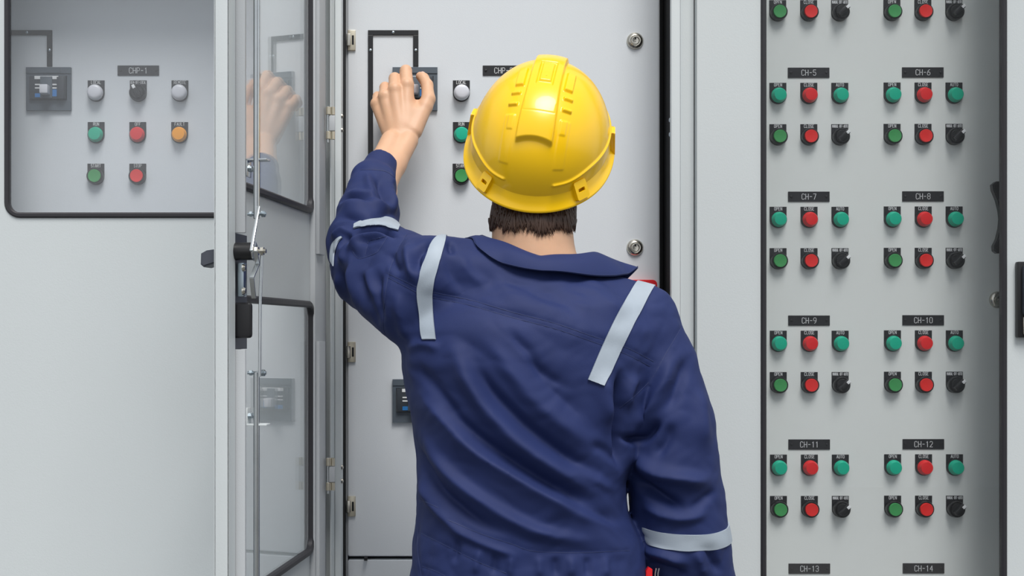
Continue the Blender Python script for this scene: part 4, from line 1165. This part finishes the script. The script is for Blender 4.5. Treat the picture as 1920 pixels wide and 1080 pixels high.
# rim: flared lip with rolled edge, slightly longer peak in front
n = 160; v = []; f = []
prof = [(-.003, .008), (.0005, .003), (.004, -.004), (.008, -.0095), (.0115, -.0130), (.0128, -.0145), (.0128, -.0167), (.0112, -.0165), (.007, -.0125), (.002, -.007), (-.003, .001)]
for i in range(n):
    az = -math.pi+2*math.pi*i/n; s_, c_ = math.sin(az), -math.cos(az)
    pk = max(0, c_)**3
    sd_ = abs(s_)**6
    for o_, zz in prof:
        k_ = 1+pk*1.8 if o_ > 0 else 1
        r1 = (.1055+o_*k_-.004*sd_*(o_ > 0)*(1 if o_ > .003 else 0))*s_; r2 = (.135+o_*k_)*c_
        v.append((r1, r2, zz+.006-.010*pk*(o_/.015)))
kk = len(prof)
for i in range(n):
    for j in range(kk): a = i*kk+j; b = ((i+1) % n)*kk+j; c_ = ((i+1) % n)*kk+(j+1) % kk; d_ = i*kk+(j+1) % kk; f.append((a, b, c_, d_))
m = MB(); m.add(v, f); rim = m.build('rim', M['hat'], hat, smooth=1.2)
# slotted lugs on the rim
def lug(az, wdt, hgt, zc_, slot, proud=.012, tilt=0):
    s_, c_ = math.sin(az), -math.cos(az); base = Vector((.1055*s_, .135*c_, zc_)); nn = Vector((s_/.1055, c_/.135, .0)).normalized()
    X = Matrix.Translation(base) @ nn.to_track_quat('-Y', 'Z').to_matrix().to_4x4() @ Matrix.Rotation(math.radians(-tilt), 4, 'X')
    m = MB(); m.sheet(rrect(-wdt/2, -hgt/2, wdt/2, hgt/2, .003), [rrect(-slot[0]/2, -slot[1]/2, slot[0]/2, slot[1]/2, .001)], -proud, -proud+.003)
    fr_ = .0022
    for a, b in (((-wdt/2, -proud+.002, -hgt/2), (-wdt/2+fr_, .010, hgt/2)), ((wdt/2-fr_, -proud+.002, -hgt/2), (wdt/2, .010, hgt/2)), ((-wdt/2, -proud+.002, hgt/2-fr_), (wdt/2, .010, hgt/2)), ((-wdt/2, -proud+.002, -hgt/2), (wdt/2, .010, -hgt/2+fr_))):
        m.box(a, b, 0, bev=.0006)
    o = m.build('strap_lug', M['hat'], hat, smooth=.6); o.matrix_basis = X
    q = MB(); q.box((-slot[0]/2-.0005, -.0010, -slot[1]/2-.0005), (slot[0]/2+.0005, .002, slot[1]/2+.0005)); q = q.build('slot', M['dark'], o)
lug(-1.72, .018, .042, .010, (.006, .022), .0075, 6); lug(1.72, .018, .042, .010, (.006, .022), .0070, 6)
lug(-.62, .020, .026, .004, (.011, .0055), .0085, 32); lug(.74, .022, .028, .006, (.012, .0055), .0085, 32)
# embossed maker's lettering on the crest
m = MB(); text(m, 'PROGUARD', 0, 0, .0058, 0, 0, th=.0006, width=.040, d=.0012)
te = []
for p in m.v:
    aa = 1.19+p[2]/.125; 
    yy, zz = -.135*math.cos(math.atan2(math.sin(aa)/.121, math.cos(aa)/.135)), .121*math.sin(math.atan2(math.sin(aa)/.121, math.cos(aa)/.135))
    nn = Vector((0, yy/.135**2, zz/.121**2)).normalized(); r_ = math.sqrt(max(0, 1-(p[0]/.1055)**2))
    te.append(Vector((p[0], yy*r_, zz*r_))+nn*(.0066+.0003-p[1]*.3))
m.v = [tuple(t) for t in te]; m.build('embossed_lettering', M['hat'], hat)

# --- boots
for sx in (-1, 1):
    hx_ = XX(1000, SH)+sx*.115
    Bf = Field(axis(hx_-.08, hx_+.09, .005), axis(SH-.13, SH+.22, .005), axis(-.02, .22, .005))
    Bf.chain([((hx_, SH-.01, .17), .056), ((hx_, SH-.02, .065), .050), ((hx_+sx*.01, SH+.10, .045), .045)], k=.03)
    Bf.ell((hx_+sx*.004, SH+.03, .012), (.05, .14, .016), k=.02)
    v_, f_ = Bf.mesh(); v_[:, 2] = np.maximum(v_[:, 2], .0); np_obj('boot', v_, f_, [M['boot']], person)

# --- small red-handled tool carried at the hip
tl = W(1217, 1080, -.425)
t = empty('pliers', (tl.x, tl.y, tl.z-.12), 'small red-handled tool with bright steel prongs tucked between waist and right sleeve', 'tool')
m = MB(); m.prism([(-.0050, .118), (-.0045, .128), (-.001, .133), (.0040, .130), (.0035, .05), (.002, .0), (-.004, .0)], -.004, .004, 0, bev=.001); m.build('red_grip', M['redbar'], t, smooth=.6)
for dx in (.0085, .0125):
    m = MB(); m.tube([(dx-.002, 0, 0), (dx-.001, 0, .07), (dx, 0, .124), (dx+.0015, 0, .131)], .0013, seg=8); m.build('steel_prong', M['steel'], t, smooth=1)
